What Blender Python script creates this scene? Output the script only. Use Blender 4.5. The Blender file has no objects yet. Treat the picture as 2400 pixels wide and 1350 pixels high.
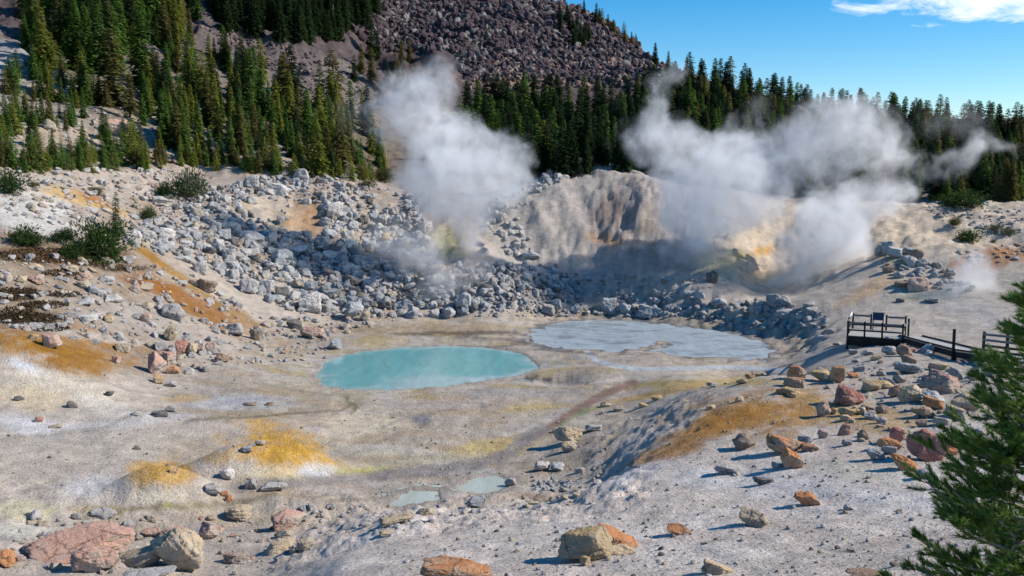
import bpy, math, random
import numpy as np
from mathutils import Vector, Matrix, Euler

# ------------------------------------------------------------------ camera, sky, sun, exposure
S = bpy.context.scene
COL = S.collection
FPX = 2300.0                                   # focal length in photo pixels (2400 px wide)
PITCH = math.atan(275.0 / FPX)
cam_data = bpy.data.cameras.new('camera'); cam = bpy.data.objects.new('camera', cam_data); COL.objects.link(cam)
cam_data.sensor_width = 36.0; cam_data.lens = 36.0 * FPX / 2400.0
cam_data.clip_start = 0.1; cam_data.clip_end = 5000
cam.location = (0, 0, 0); cam.rotation_euler = (math.pi / 2 - PITCH, 0, 0)
S.camera = cam

SUN_AZ, SUN_EL = math.radians(93), math.radians(36)
W = bpy.data.worlds.new("World"); S.world = W; W.use_nodes = True
wt = W.node_tree; wn = wt.nodes; wl = wt.links; wn.clear()
w_out = wn.new('ShaderNodeOutputWorld'); w_bg = wn.new('ShaderNodeBackground')
sky = wn.new('ShaderNodeTexSky'); sky.sky_type = 'NISHITA'; sky.sun_disc = False
sky.sun_elevation = SUN_EL; sky.sun_rotation = SUN_AZ
sky.altitude = 2500; sky.air_density = 1.25; sky.dust_density = 0.15; sky.ozone_density = 3.0
hs = wn.new('ShaderNodeHueSaturation'); hs.inputs['Saturation'].default_value = 1.52; hs.inputs['Value'].default_value = 0.98
wl.new(sky.outputs[0], hs.inputs['Color'])
# thin fair-weather cloud high in the sky to the right
tc = wn.new('ShaderNodeTexCoord')
def wmath(op, a, b=None, clamp=False):
    n = wn.new('ShaderNodeMath'); n.operation = op; n.use_clamp = clamp
    for i, v in enumerate((a, b)):
        if v is None: continue
        if isinstance(v, (int, float)): n.inputs[i].default_value = v
        else: wl.new(v, n.inputs[i])
    return n.outputs[0]
mp = wn.new('ShaderNodeMapping'); mp.inputs['Scale'].default_value = (9, 9, 26); mp.inputs['Rotation'].default_value = (0, math.radians(12), 0)
wl.new(tc.outputs['Generated'], mp.inputs['Vector'])
cn = wn.new('ShaderNodeTexNoise'); cn.inputs['Scale'].default_value = 1.6; cn.inputs['Detail'].default_value = 9; cn.inputs['Roughness'].default_value = 0.62
cn.inputs['Distortion'].default_value = 0.5
wl.new(mp.outputs[0], cn.inputs['Vector'])
sep = wn.new('ShaderNodeSeparateXYZ'); wl.new(tc.outputs['Generated'], sep.inputs[0])
azn = wmath('DIVIDE', sep.outputs['X'], wmath('MAXIMUM', sep.outputs['Y'], 0.05))
ax = wmath('DIVIDE', wmath('SUBTRACT', azn, 0.465), 0.135)
el_ = wmath('SUBTRACT', sep.outputs['Z'], wmath('ADD', 0.165, wmath('MULTIPLY', wmath('SUBTRACT', azn, 0.46), -0.02)))
ay = wmath('DIVIDE', el_, 0.030)
rr = wmath('SQRT', wmath('ADD', wmath('MULTIPLY', ax, ax), wmath('MULTIPLY', ay, ay)))
cm = wmath('ADD', wmath('MULTIPLY', wmath('SUBTRACT', 1.0, rr), 1.6), wmath('MULTIPLY', wmath('SUBTRACT', cn.outputs[0], 0.47), 4.4))
cm = wmath('MULTIPLY', wmath('MINIMUM', wmath('MAXIMUM', cm, 0.0), 1.0), 0.95)
wmix = wn.new('ShaderNodeMix'); wmix.data_type = 'RGBA'
wl.new(cm, wmix.inputs[0]); wl.new(hs.outputs[0], wmix.inputs[6]); wmix.inputs[7].default_value = (8.6, 8.7, 9.2, 1)
wl.new(wmix.outputs[2], w_bg.inputs['Color']); w_bg.inputs['Strength'].default_value = 0.13
wl.new(w_bg.outputs[0], w_out.inputs['Surface'])

sd = bpy.data.lights.new('sun', 'SUN'); sd.energy = 5.0; sd.angle = math.radians(0.5); sd.color = (1.0, 0.915, 0.80)
sun = bpy.data.objects.new('sun', sd); COL.objects.link(sun)
sv = Vector((math.sin(SUN_AZ) * math.cos(SUN_EL), math.cos(SUN_AZ) * math.cos(SUN_EL), math.sin(SUN_EL)))
sun.rotation_euler = sv.to_track_quat('Z', 'Y').to_euler(); sun.location = (60, 10, 60)

S.view_settings.view_transform = 'Standard'; S.view_settings.look = 'None'
S.view_settings.exposure = 0.25; S.view_settings.gamma = 1.0
S.render.engine = 'CYCLES'
cy = S.cycles
cy.max_bounces = 12; cy.diffuse_bounces = 3; cy.glossy_bounces = 2; cy.transmission_bounces = 3; cy.transparent_max_bounces = 8
cy.volume_bounces = 10; cy.volume_step_rate = 1.0; cy.volume_max_steps = 256
cy.use_adaptive_sampling = True; cy.adaptive_threshold = 0.02
cy.use_denoising = True
try: cy.denoiser = 'OPENIMAGEDENOISE'
except Exception: pass
cy.caustics_reflective = False; cy.caustics_refractive = False

# ------------------------------------------------------------------ helpers
CP, SP = math.cos(PITCH), math.sin(PITCH)
def ray(px, py):
    a = (np.asarray(px, float) - 1200) / FPX; b = (675 - np.asarray(py, float)) / FPX
    return a, CP + b * SP, -SP + b * CP                   # x, y, z
def az_t(px, py):
    x, y, z = ray(px, py)
    return np.arctan2(x, y), z / np.hypot(x, y)
def project(x, y, z):
    f = y * CP - z * SP; u = y * SP + z * CP
    f = np.maximum(f, 1e-3)
    return 1200 + FPX * x / f, 675 - FPX * u / f

def _hash(ix, iy, seed):
    h = (ix.astype(np.int64) * 374761393 + iy.astype(np.int64) * 668265263 + seed * 1274126177) & 0xffffffff
    h = ((h ^ (h >> 13)) * 1274126177) & 0xffffffff
    return ((h ^ (h >> 16)) & 0xffff) / 65535.0
def perlin(x, y, seed=0):
    xi = np.floor(x); yi = np.floor(y); xf = x - xi; yf = y - yi
    u = xf * xf * xf * (xf * (xf * 6 - 15) + 10); v = yf * yf * yf * (yf * (yf * 6 - 15) + 10)
    def g(dx, dy):
        a = _hash(xi + dx, yi + dy, seed) * 2 * np.pi
        return np.cos(a) * (xf - dx) + np.sin(a) * (yf - dy)
    return ((g(0, 0) * (1 - u) + g(1, 0) * u) * (1 - v) + (g(0, 1) * (1 - u) + g(1, 1) * u) * v) * 1.5
def fbm(x, y, octv=4, seed=0, gain=0.5):
    s = np.zeros_like(x); a = 1.0; f = 1.0
    for k in range(octv):
        s += a * perlin(x * f + 17.3 * k, y * f - 9.1 * k, seed + k); a *= gain; f *= 2.03
    return s
def sstep(e0, e1, x):
    t = np.clip((x - e0) / (e1 - e0), 0, 1); return t * t * (3 - 2 * t)

def build_mesh(name, V, Fc, mat=None, smooth=True, col=None):
    V = np.asarray(V, np.float32); Fc = np.asarray(Fc, np.int32)
    me = bpy.data.meshes.new(name)
    me.vertices.add(len(V)); me.vertices.foreach_set('co', V.ravel())
    n, k = Fc.shape
    me.loops.add(n * k); me.loops.foreach_set('vertex_index', Fc.ravel())
    me.polygons.add(n)
    me.polygons.foreach_set('loop_start', np.arange(0, n * k, k, dtype=np.int32))
    me.polygons.foreach_set('use_smooth', np.full(n, smooth, bool))
    if mat: me.materials.append(mat)
    me.update(calc_edges=True)
    if col is not None:
        at = me.color_attributes.new('Col', 'FLOAT_COLOR', 'POINT')
        c4 = np.ones((len(V), 4), np.float32); c4[:, :3] = col
        at.data.foreach_set('color', c4.ravel())
    return me
def link(name, me, parent=None, loc=None):
    o = bpy.data.objects.new(name, me); COL.objects.link(o)
    if parent is not None: o.parent = parent
    if loc is not None: o.location = loc
    return o
def tag(o, label=None, cat=None, group=None, kind=None):
    if label: o['label'] = label
    if cat: o['category'] = cat
    if group: o['group'] = group
    if kind: o['kind'] = kind
    return o
def empty(name, loc):
    o = bpy.data.objects.new(name, None); COL.objects.link(o); o.location = loc; o.empty_display_size = 0.2
    return o

class Nodes:
    def __init__(s, name):
        s.m = bpy.data.materials.new(name); s.m.use_nodes = True; s.t = s.m.node_tree; s.t.nodes.clear()
        s.out = s.n('ShaderNodeOutputMaterial')
    def n(s, typ, **kw):
        n = s.t.nodes.new(typ)
        for k, v in kw.items(): setattr(n, k, v)
        return n
    def l(s, a, b): s.t.links.new(a, b)
    def noise(s, vec, scale, detail=4, rough=0.55, dist=0.0):
        n = s.n('ShaderNodeTexNoise'); n.inputs['Scale'].default_value = scale; n.inputs['Detail'].default_value = detail
        n.inputs['Roughness'].default_value = rough; n.inputs['Distortion'].default_value = dist
        s.l(vec, n.inputs['Vector']); return n.outputs[0]
    def rng(s, v, a, b, c, d):
        n = s.n('ShaderNodeMapRange'); s.l(v, n.inputs[0])
        for i, q in enumerate((a, b, c, d)): n.inputs[i + 1].default_value = q
        return n.outputs[0]
    def math(s, op, a, b=None):
        n = s.n('ShaderNodeMath', operation=op)
        for i, v in enumerate((a, b)):
            if v is None: continue
            if isinstance(v, (int, float)): n.inputs[i].default_value = v
            else: s.l(v, n.inputs[i])
        return n.outputs[0]
    def mix(s, f, a, b, blend='MIX'):
        n = s.n('ShaderNodeMix', data_type='RGBA', blend_type=blend)
        for i, v in ((0, f), (6, a), (7, b)):
            if isinstance(v, (int, float)): n.inputs[i].default_value = v
            elif isinstance(v, tuple): n.inputs[i].default_value = (*v[:3], 1)
            else: s.l(v, n.inputs[i])
        return n.outputs[2]
    def scale_col(s, c, f):
        n = s.n('ShaderNodeVectorMath', operation='SCALE')
        s.l(c, n.inputs[0])
        if isinstance(f, (int, float)): n.inputs['Scale'].default_value = f
        else: s.l(f, n.inputs['Scale'])
        return n.outputs[0]
    def bump(s, h, strength, dist):
        n = s.n('ShaderNodeBump'); n.inputs['Strength'].default_value = strength; n.inputs['Distance'].default_value = dist
        s.l(h, n.inputs['Height']); return n.outputs[0]
    def bsdf(s, col, rough=0.9, normal=None, spec=0.25):
        b = s.n('ShaderNodeBsdfPrincipled')
        if isinstance(col, tuple): b.inputs['Base Color'].default_value = (*col[:3], 1)
        else: s.l(col, b.inputs['Base Color'])
        if isinstance(rough, (int, float)): b.inputs['Roughness'].default_value = rough
        else: s.l(rough, b.inputs['Roughness'])
        b.inputs['Specular IOR Level'].default_value = spec
        if normal is not None: s.l(normal, b.inputs['Normal'])
        s.l(b.outputs[0], s.out.inputs['Surface']); return b

# ------------------------------------------------------------------ terrain: control points (photo pixel, distance) and hidden points ('h', distance, height)
PROF = {
 0:   [('h',12,-6.6),('h',20,-10.3),('h',28,-13.4),(1350,34.5),(1250,39),(1150,44),(1050,51),(980,57),(920,61),(850,65),(790,69),(700,76),(620,82),(580,86),(500,93),(460,98),(400,108),(300,135),(200,165),(120,195),(50,230),(-30,300)],
 300: [('h',12,-6.7),('h',20,-10.2),('h',27,-13.0),(1350,33.5),(1250,39),(1180,43),(1050,51),(970,58.5),(900,66),(850,71),(800,75),(750,79),(700,83),(650,88),(600,93),(560,98),(500,109),(450,118),(400,127),(300,150),(200,178),(100,210),(40,240),(-40,300)],
 600: [('h',12,-6.7),('h',20,-9.6),('h',26,-12.0),(1350,32),(1280,36.5),(1180,43),(1050,52),(950,61.5),(880,70),(830,78),(780,86),(740,92),(700,97),(600,108),(500,119),(420,130),(400,134),(300,160),(200,195),(100,240),(20,280),(-15,330)],
 760: [('h',12,-6.7),('h',20,-9.3),(1350,26.5),(1300,31),(1240,38),(1180,43.5),(1080,50.5),(960,61),(900,68),(850,76),(812,84),(780,89),(745,96),(700,100),(600,111),(500,121),(415,133),(395,140),(300,170),(200,215),(100,265),(0,325)],
 900: [('h',12,-6.6),('h',18,-8.3),(1350,24),(1280,29),(1215,36),(1180,43),(1080,50.5),(1000,57.5),(920,66),(860,75),(812,84),(770,91),(740,97),(700,102),(600,113),(500,123),(440,133),('h',145,-2.5),(390,160),(300,200),(200,260),(100,310),(0,360),(-40,390)],
 1050:[('h',12,-6.5),(1350,22.5),(1270,28),(1210,36),(1170,43.5),(1080,50.5),(1000,57.5),(920,66),(860,75),(811,84),(770,91),(742,97),(690,101),(640,104),(610,108),(520,117),(460,125),(445,130),('h',143,-3.5),('h',160,-1),(300,205),(200,260),(100,312),(0,365),(-40,390)],
 1200:[('h',12,-6.5),(1350,22),(1280,26.5),(1230,31),(1190,39),(1160,44),(1080,50.5),(1000,57.5),(930,65),(860,75),(800,86),(760,94),(740,97),(680,101),(632,104),(618,108),(550,113),(480,119),(440,125),('h',140,-3),('h',160,0),(300,215),(200,265),(100,315),(10,365),(-25,390)],
 1300:[(620,109),(540,115),(460,120),(402,126),(390,128),('h',140,-2)],
 1400:[('h',12,-6.5),(1350,21),(1250,27),(1190,33),(1150,38.5),(1125,45),(1050,50),(1000,56),(930,64),(880,71),(850,77),(790,89),(748,98),(700,102),(650,106),(600,110),(500,117),(400,125),(383,128),('h',145,-2),('h',165,0),(330,200),(200,280),(100,330),(48,370),('h',430,52)],
 1500:[(1250,26.5),(1150,34.5),(1080,42),(1040,47),(990,54),(930,63),(880,70),(640,105),(560,110),(470,116),(418,123),(408,126),('h',140,-2),(200,282),(112,340),('h',400,43)],
 1600:[('h',12,-6.5),(1350,20),(1250,26),(1150,33),(1050,42),(1000,46),(960,51),(930,56),(890,66),(870,71),(800,86),(760,94),(720,99),(680,102),(640,104),(560,110),(470,118),(440,124),('h',140,-3),('h',165,0),(330,205),(230,270),(180,310),('h',360,26)],
 1700:[(640,105),(560,111),(470,118),(445,124),('h',140,-4)],
 1800:[('h',12,-6.4),(1350,19.5),(1250,25.5),(1150,32),(1050,40),(980,45.5),(920,50),(882,56),('h',66,-14.6),(860,75.5),(830,80),(790,88),(750,93),(720,97),(690,103),(620,110),(540,117),(478,124),('h',140,-5),('h',160,-1),(350,200),(290,260),(250,300),('h',340,21)],
 2000:[('h',12,-6.3),(1350,19),(1250,25),(1150,31),(1050,38.5),(980,44.5),(900,52),(870,57),(840,64),(800,75),(760,84),(730,90),(690,95),(600,107),(500,122),(478,128),('h',145,-5),(440,165),(370,205),(310,250),('h',300,11)],
 2200:[('h',12,-6.2),(1350,18),(1250,24),(1150,30),(1050,37.5),(980,43.5),(900,51.5),(850,60),(820,67),(790,76),(740,86),(650,98),(580,108),(500,122),(480,135),(440,160),(390,200),(345,240),('h',300,8)],
 2400:[('h',12,-6.1),(1350,17.5),(1250,23),(1150,29),(1050,37),(980,43),(900,50.5),(850,59),(800,73),(740,84),(650,97),(590,107),(500,125),(480,135),(440,155),(400,195),(350,235),('h',300,7)],
}
PROF[-220] = [(p if p[0] == 'h' else (p[0], p[1])) for p in PROF[0]]
PROF[2620] = [(p if p[0] == 'h' else (p[0], p[1])) for p in PROF[2400]]
CU, CL, CT = [], [], []
KAZ = 2.0
for px, lst in PROF.items():
    azc = math.atan2((px - 1200) / FPX, CP)
    base = [('h', 1.5, -1.75), ('h', 4, -3.3), ('h', 7, -4.75), ('h', 560, 70 if px < 1300 else 25), ('h', 700, 75 if px < 1300 else 25)] if len(lst) > 10 else []
    for p in base + lst:
        if p[0] == 'h': a, d, t = azc, p[1], p[2] / p[1]
        else:
            a, t = az_t(px, p[0]); d = p[1]
        CU.append(float(a) * KAZ); CL.append(math.log(d)); CT.append(float(t))
CU, CL, CT = map(np.array, (CU, CL, CT))
def _tps(r2): return np.where(r2 > 1e-12, 0.5 * r2 * np.log(np.maximum(r2, 1e-12)), 0.0)
N = len(CU)
A = np.zeros((N + 3, N + 3)); A[:N, :N] = _tps((CU[:, None] - CU) ** 2 + (CL[:, None] - CL) ** 2) + np.eye(N) * 2e-4
Pm = np.stack([np.ones(N), CU, CL], 1); A[:N, N:] = Pm; A[N:, :N] = Pm.T
wts = np.linalg.solve(A, np.concatenate([CT, np.zeros(3)]))
NA, ND = 780, 920
AZ0, AZ1, L0, L1 = -0.68, 0.68, math.log(1.5), math.log(640.0)
GA = np.linspace(AZ0, AZ1, NA); GL = np.linspace(L0, L1, ND)
ca = np.linspace(AZ0, AZ1, 196); cl = np.linspace(L0, L1, 231)
UU, LL = np.meshgrid(ca * KAZ, cl, indexing='ij'); q = np.zeros(UU.size); uf, lf = UU.ravel(), LL.ravel()
for s0 in range(0, UU.size, 8000):
    sl = slice(s0, s0 + 8000)
    q[sl] = _tps((uf[sl, None] - CU) ** 2 + (lf[sl, None] - CL) ** 2) @ wts[:N] + wts[N] + wts[N + 1] * uf[sl] + wts[N + 2] * lf[sl]
q = q.reshape(UU.shape)
def _cr(src, pos):                                          # Catmull-Rom along axis 0
    i = np.clip(np.floor(pos).astype(int), 0, src.shape[0] - 2); f = (pos - i)[:, None]
    g = lambda k: src[np.clip(i + k, 0, src.shape[0] - 1)]
    p0, p1, p2, p3 = g(-1), g(0), g(1), g(2)
    return 0.5 * (2 * p1 + (p2 - p0) * f + (2 * p0 - 5 * p1 + 4 * p2 - p3) * f ** 2 + (3 * p1 - p0 - 3 * p2 + p3) * f ** 3)
T = _cr(q, np.linspace(0, 195, NA)); T = _cr(T.T, np.linspace(0, 230, ND)).T
AA, LG = np.meshgrid(GA, GL, indexing='ij'); DD = np.exp(LG)
X, Y = DD * np.sin(AA), DD * np.cos(AA); Z = T * DD
PX, PY = project(X, Y, Z)

def hit(px, py, dmin=5.0, dmax=620.0):
    """Where the sight line of a photo pixel first meets the ground: x, y, z, distance."""
    a, t = az_t(px, py); a = float(a); t = float(t)
    f = (a - AZ0) / (AZ1 - AZ0) * (NA - 1); i = int(min(max(math.floor(f), 0), NA - 2)); f -= i
    col = (Z[i] * (1 - f) + Z[i + 1] * f) / np.exp(GL)
    j0 = np.searchsorted(GL, math.log(dmin))
    ok = np.nonzero(col[j0:] >= t)[0]
    j = (ok[0] + j0) if len(ok) else min(np.searchsorted(GL, math.log(dmax)), ND - 1)
    if j > j0 and col[j] > col[j - 1]:
        g = min(1.0, (t - col[j - 1]) / (col[j] - col[j - 1])); lg = GL[j - 1] + g * (GL[j] - GL[j - 1])
    else: lg = GL[j]
    d = min(math.exp(min(max(lg, L0), L1)), dmax)
    return d * math.sin(a), d * math.cos(a), gz(d * math.sin(a), d * math.cos(a)), d
def gz(x, y):
    a = math.atan2(x, y); lg = math.log(max(math.hypot(x, y), 1.6))
    f = min(max((a - AZ0) / (AZ1 - AZ0) * (NA - 1), 0), NA - 1.001); g = min(max((lg - L0) / (L1 - L0) * (ND - 1), 0), ND - 1.001)
    i, j = int(f), int(g); f -= i; g -= j
    return float((Z[i, j] * (1 - f) + Z[i + 1, j] * f) * (1 - g) + (Z[i, j + 1] * (1 - f) + Z[i + 1, j + 1] * f) * g)
def mpp(d, py=675):                                         # metres per photo pixel at ground distance d
    return d / FPX

# mounds, banks and hollows: (px, py, rx m, ry m, height m, power)
MOUNDS = [(388,1166,2.1,1.6,1.2,3.0),(668,1106,3.0,2.0,1.3,2.8),(520,1100,1.6,1.2,.8,2),(610,1125,2.2,1.2,.5,2),
 (110,850,5.0,3.5,.9,2),(1000,796,7.5,1.3,.55,2),(860,800,3.5,1.2,.45,2),(1130,798,3.0,1.1,.4,2),(1360,878,4.5,1.7,.6,2),(1520,848,3.8,1.6,.5,2),(1600,815,2.2,1.0,.3,2),
 (1265,893,2.6,1.1,-.9,2),(1330,893,1.2,.8,-.6,2),(985,1000,.9,.8,-.25,2),(1310,905,4,1.0,.4,2),
 (1160,690,6,4,1.0,2),(1290,655,4,2.5,1.0,2),(1470,705,5,2.5,1.2,2),(1620,690,4,2.5,.9,2),(1800,735,6,3,1.3,2),(1880,745,4,2,.8,2),
 (2110,640,6,4,1.4,2),(2040,690,5,3,.7,2),(2330,615,7,4,1.3,2),(2200,760,4,2,.4,2),
 (1700,1120,3,2,-.25,2),(1420,1150,3,2,.3,2),(300,1230,5,1.2,-.3,2),(760,1180,4,1,.2,2),(700,1185,3,1.2,.35,2),(230,930,4,2,.5,2),(450,990,7,1.5,.3,2),(640,1010,8,2.5,.35,2)]
for mx, my, rx, ry, hgt, pw in MOUNDS:
    x0, y0, z0, d0 = hit(mx, my)
    c_, s_ = math.cos(math.atan2(x0, y0)), math.sin(math.atan2(x0, y0))
    u = ((X - x0) * c_ - (Y - y0) * s_) / rx; v = ((X - x0) * s_ + (Y - y0) * c_) / ry
    r2 = u * u + v * v
    if pw > 2: r2 = r2 * (1 + .12 * fbm(X / 1.6, Y / 1.6, 3, 19)) ; hgt = hgt * (1 + .06 * fbm(X / .8, Y / .8, 3, 23, .5))
    Z += hgt * np.where(r2 < 9, np.exp(-np.maximum(r2, 0) ** (pw / 2) * 1.0), 0)

# relief noise by region
far_m = sstep(165, 230, DD) * sstep(2450, 1500, PX) * sstep(330, 250, PY)
basin_edge = 97 + 0 * PX
slope_m = sstep(95, 104, DD) * (1 - far_m)
hill_m = sstep(1130, 1260, PX) * sstep(99, 107, DD) * sstep(160, 130, DD)
near_m = sstep(50, 35, DD) * sstep(600, 900, PX)
Z += 0.16 * fbm(X / 7, Y / 7, 4, 3) * sstep(8, 20, DD) + 0.05 * fbm(X / 1.1, Y / 1.1, 4, 9) * sstep(6, 16, DD)
Z += slope_m * (0.7 * fbm(X / 9, Y / 9, 4, 21) + 0.25 * fbm(X / 2.2, Y / 2.2, 3, 25))
gul = 1 - np.abs(fbm((AA * 115) / 2.2 + 0.6 * fbm(X / 14, Y / 14, 2, 5), (DD) / 11.0, 4, 31, 0.55))
gmask = hill_m * (0.06 + sstep(1440, 1540, PX + 30 * fbm(X / 6, Y / 6, 2, 8)) * sstep(1740, 1620, PX) + 0.8 * sstep(1380, 1420, PX) * sstep(1540, 1480, PX)) * sstep(-12, -8, Z) * sstep(0.6, -1.5, Z)
Z -= gmask * 0.06 * np.clip(1.08 - gul, 0, 1)
gul2 = 1 - np.abs(fbm(AA * 115 / .8 + 0.5 * fbm(X / 5, Y / 5, 2, 15), DD / 6.0, 4, 33, 0.6))
flute = np.exp(-((PX - 1520) / 110) ** 2)
Z -= hill_m * sstep(-12, -9, Z) * (.04 + .12 * flute) * np.clip(1.0 - gul2, 0, 1)
crag = np.exp(-(((PX - 1440) / 75) ** 2 + ((PY - 500) / 75) ** 2)) * hill_m
Z += crag * (.45 * fbm(X / 2.2, Y / 2.2, 5, 35, .62))
def ridge(pts, wid, hgt):
    P = np.array([hit(*p)[:2] for p in pts]); m = (DD > 95) & (DD < 150)
    qx, qy = X[m], Y[m]; dm = np.full(qx.shape, 1e9)
    for a, b in zip(P[:-1], P[1:]):
        e = b - a; h = np.clip(((qx - a[0]) * e[0] + (qy - a[1]) * e[1]) / (e @ e), 0, 1)
        dm = np.minimum(dm, np.hypot(qx - a[0] - e[0] * h, qy - a[1] - e[1] * h))
    dm = dm * (1 + .25 * fbm(qx / 3, qy / 3, 3, 13))
    Z[m] += hgt * np.exp(-(dm / wid) ** 1.5)
ridge([(1325, 470), (1345, 530), (1395, 580), (1450, 612), (1530, 640)], 2.0, .8)
ridge([(1255, 490), (1275, 560), (1340, 615)], 1.5, .9)
ridge([(1500, 430), (1520, 500)], 2.4, .4)
Z += hill_m * (0.12 * fbm(X / .9, Y / .9, 3, 77) + .16 * fbm(X / 3.2, Y / 3.2, 5, 79, .6) * sstep(-12, -9, Z))
rim_k = 1 - .7 * sstep(1150, 1300, PX) * sstep(300, 340, DD)
Z += far_m * rim_k * (5.0 * fbm(X / 42, Y / 42, 4, 41) + 2.0 * (1 - 2 * np.abs(fbm(X / 17, Y / 17, 4, 47))) + 0.8 * fbm(X / 3.5, Y / 3.5, 3, 43))
Z += sstep(150, 190, DD) * (1 - far_m) * (1.5 * fbm(X / 25, Y / 25, 3, 51) + .4 * fbm(X / 5, Y / 5, 3, 52))
# rough broken bank between the pale slope and the stream
bank = sstep(29, 33, DD) * sstep(47, 42, DD) * sstep(560, 700, PX) * sstep(1560, 1480, PX)
Z += bank * 0.2 * fbm(X / 1.6, Y / 1.6, 5, 61, 0.6)
rb = sstep(43, 46, DD) * sstep(60, 54, DD) * sstep(1330, 1420, PX) * sstep(1720, 1600, PX)
Z += rb * 0.16 * fbm(X / 1.5, Y / 1.5, 5, 66, 0.6)
lb = sstep(500, 300, PX) * sstep(33, 36, DD) * sstep(48, 44, DD)
Z += lb*0.15 * fbm(X / 1.4, Y / 1.4, 4, 63)

# water bodies: outlines in the photo, laid on the basin floor
POOLS = {
 'pool': [(742,885),(752,852),(790,836),(860,823),(950,814),(1050,811),(1150,816),(1215,826),(1250,845),(1264,858),(1240,872),(1190,885),(1130,893),(1060,903),(990,910),(900,914),(800,912),(752,903)],
 'mud_pool': [(1242,800),(1255,776),(1300,757),(1400,750),(1500,753),(1600,766),(1700,779),(1785,800),(1812,828),(1772,843),(1690,838),(1600,836),(1540,826),(1572,806),(1545,797),(1500,815),(1450,824),(1380,820),(1300,814)],
 'milky_pool': [(1092,1132),(1112,1119),(1150,1116),(1197,1122),(1192,1145),(1150,1157),(1100,1156),(1062,1160),(1075,1146)],
 'milky_pool.001': [(918,1182),(940,1159),(985,1147),(1030,1152),(1027,1168),(980,1181),(940,1191)],
}
def poly_sdf(P, x, y):
    P = np.asarray(P); d = np.full(x.shape, 1e9); ins = np.zeros(x.shape, bool)
    for i in range(len(P)):
        a, b = P[i], P[(i + 1) % len(P)]; e = b - a
        w0, w1 = x - a[0], y - a[1]
        h = np.clip((w0 * e[0] + w1 * e[1]) / (e @ e), 0, 1)
        d = np.minimum(d, np.hypot(w0 - e[0] * h, w1 - e[1] * h))
        c = ((a[1] > y) != (b[1] > y)) & (x < (b[0] - a[0]) * (y - a[1]) / (b[1] - a[1] + 1e-12) + a[0])
        ins ^= c
    return np.where(ins, -d, d)
POOLINFO = {}
SDF = {}
for nm, pts in POOLS.items():
    zc = -15.0 if nm in ('pool', 'mud_pool') else None
    if zc is None:
        zc = float(np.mean([hit(*p)[2] for p in pts]))
    P = []
    for p in pts:
        x, y, z = ray(*p); k = zc / z; P.append((float(x * k), float(y * k)))
    P = np.array(P)
    big = nm in ('pool', 'mud_pool')
    mg = 7.0 if big else 2.0
    sel = (X > P[:, 0].min() - mg) & (X < P[:, 0].max() + mg) & (Y > P[:, 1].min() - mg) & (Y < P[:, 1].max() + mg)
    s = poly_sdf(P, X[sel], Y[sel])
    rag = 0.3 if nm == 'pool' else (0.9 if nm == 'mud_pool' else .35)
    s = s + rag * fbm(X[sel] / (1.3 if big else .7), Y[sel] / (1.3 if big else .7), 4, 71)
    zz = Z[sel]
    flat = sstep(mg * .8, 0.2, s)
    tgt = zc + (0.05 if nm != 'mud_pool' else .03) + np.clip(s, -3, 8) * (0.06 if nm != 'mud_pool' else .03) + (zz - zc - .15).clip(-.12, 1.4) * (.35 if nm == 'pool' else .12) * sstep(0, 1.2, s)
    tgt = np.where(s < 0, zc - np.minimum(0.5, -s * .3), tgt)
    if nm == 'mud_pool':
        tgt = np.where((s > 0) & (s < 2), tgt - .02, tgt)
    Z[sel] = zz * (1 - flat) + tgt * flat
    full = np.full(X.shape, 99.0); full[sel] = s; SDF[nm] = full
    POOLINFO[nm] = (P, zc)
PX, PY = project(X, Y, Z)

# level ground under the viewing platform and its ramp
def fwd(px, py, d): 
    x, y, z = ray(px, py); k = d / float(y); return np.array([float(x) * k, d, float(z) * k])
_h = hit(2050, 806); PLD = _h[1]
_p = fwd(1987, 786, PLD); ZD = float(_p[2]); ZG = float(fwd(2050, 804, PLD)[2])
_r = [float(ray(p, 790)[0] / ray(p, 790)[1]) for p in (1987, 2116, 1998)]
_xl = _r[0] * PLD; TH = math.atan((_r[2] * (PLD + 3.3) - _xl) / 3.3); CT_, ST_ = math.cos(TH), math.sin(TH)
PLL = (_r[1] * PLD - _xl) / (CT_ + _r[1] * ST_)              # length of the front edge
def plat(u, v, z): return np.array([_xl + u * CT_ + v * ST_, PLD - u * ST_ + v * CT_, z])
_u = (X - _xl) * CT_ - (Y - PLD) * ST_; _v = (X - _xl) * ST_ + (Y - PLD) * CT_
_dd = np.maximum(np.maximum(-.5 - _u, _u - PLL - .5), np.maximum(-.5 - _v, _v - 4.2)); _k = sstep(3.0, 0.2, _dd)
Z = Z * (1 - _k) + np.where(_dd < 3.2, np.minimum(Z, ZG), Z) * _k
RA0 = plat(PLL + .45, 1.4, ZD - .03)
RA1 = fwd(2268, 823, hit(2268, 842)[1]); RA2 = fwd(2430, 846, hit(2430, 866)[1])
for _a, _b in ((RA0, RA1), (RA1, RA2)):
    e = (_b - _a)[:2]; h = np.clip(((X - _a[0]) * e[0] + (Y - _a[1]) * e[1]) / (e @ e), 0, 1)
    dm = np.hypot(X - _a[0] - e[0] * h, Y - _a[1] - e[1] * h); zl = _a[2] + (_b[2] - _a[2]) * h - .5
    _k = sstep(3.0, 1.0, dm); Z = Z * (1 - _k) + np.minimum(Z, zl) * _k
PX, PY = project(X, Y, Z)

# ------------------------------------------------------------------ ground colour: mineral stains and a painted sunlit talus band, laid on the terrain
def C3(*c): return np.array(c, float)
n1 = fbm(X / 6, Y / 6, 4, 101); n2 = fbm(X / 1.7, Y / 1.7, 4, 105); n3 = fbm(X / 18, Y / 18, 3, 109)
col = np.empty(X.shape + (3,)); col[:] = C3(.46, .40, .335)
def blend(m, c):
    global col
    col = col * (1 - m[..., None]) + np.asarray(c) * m[..., None]
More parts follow.
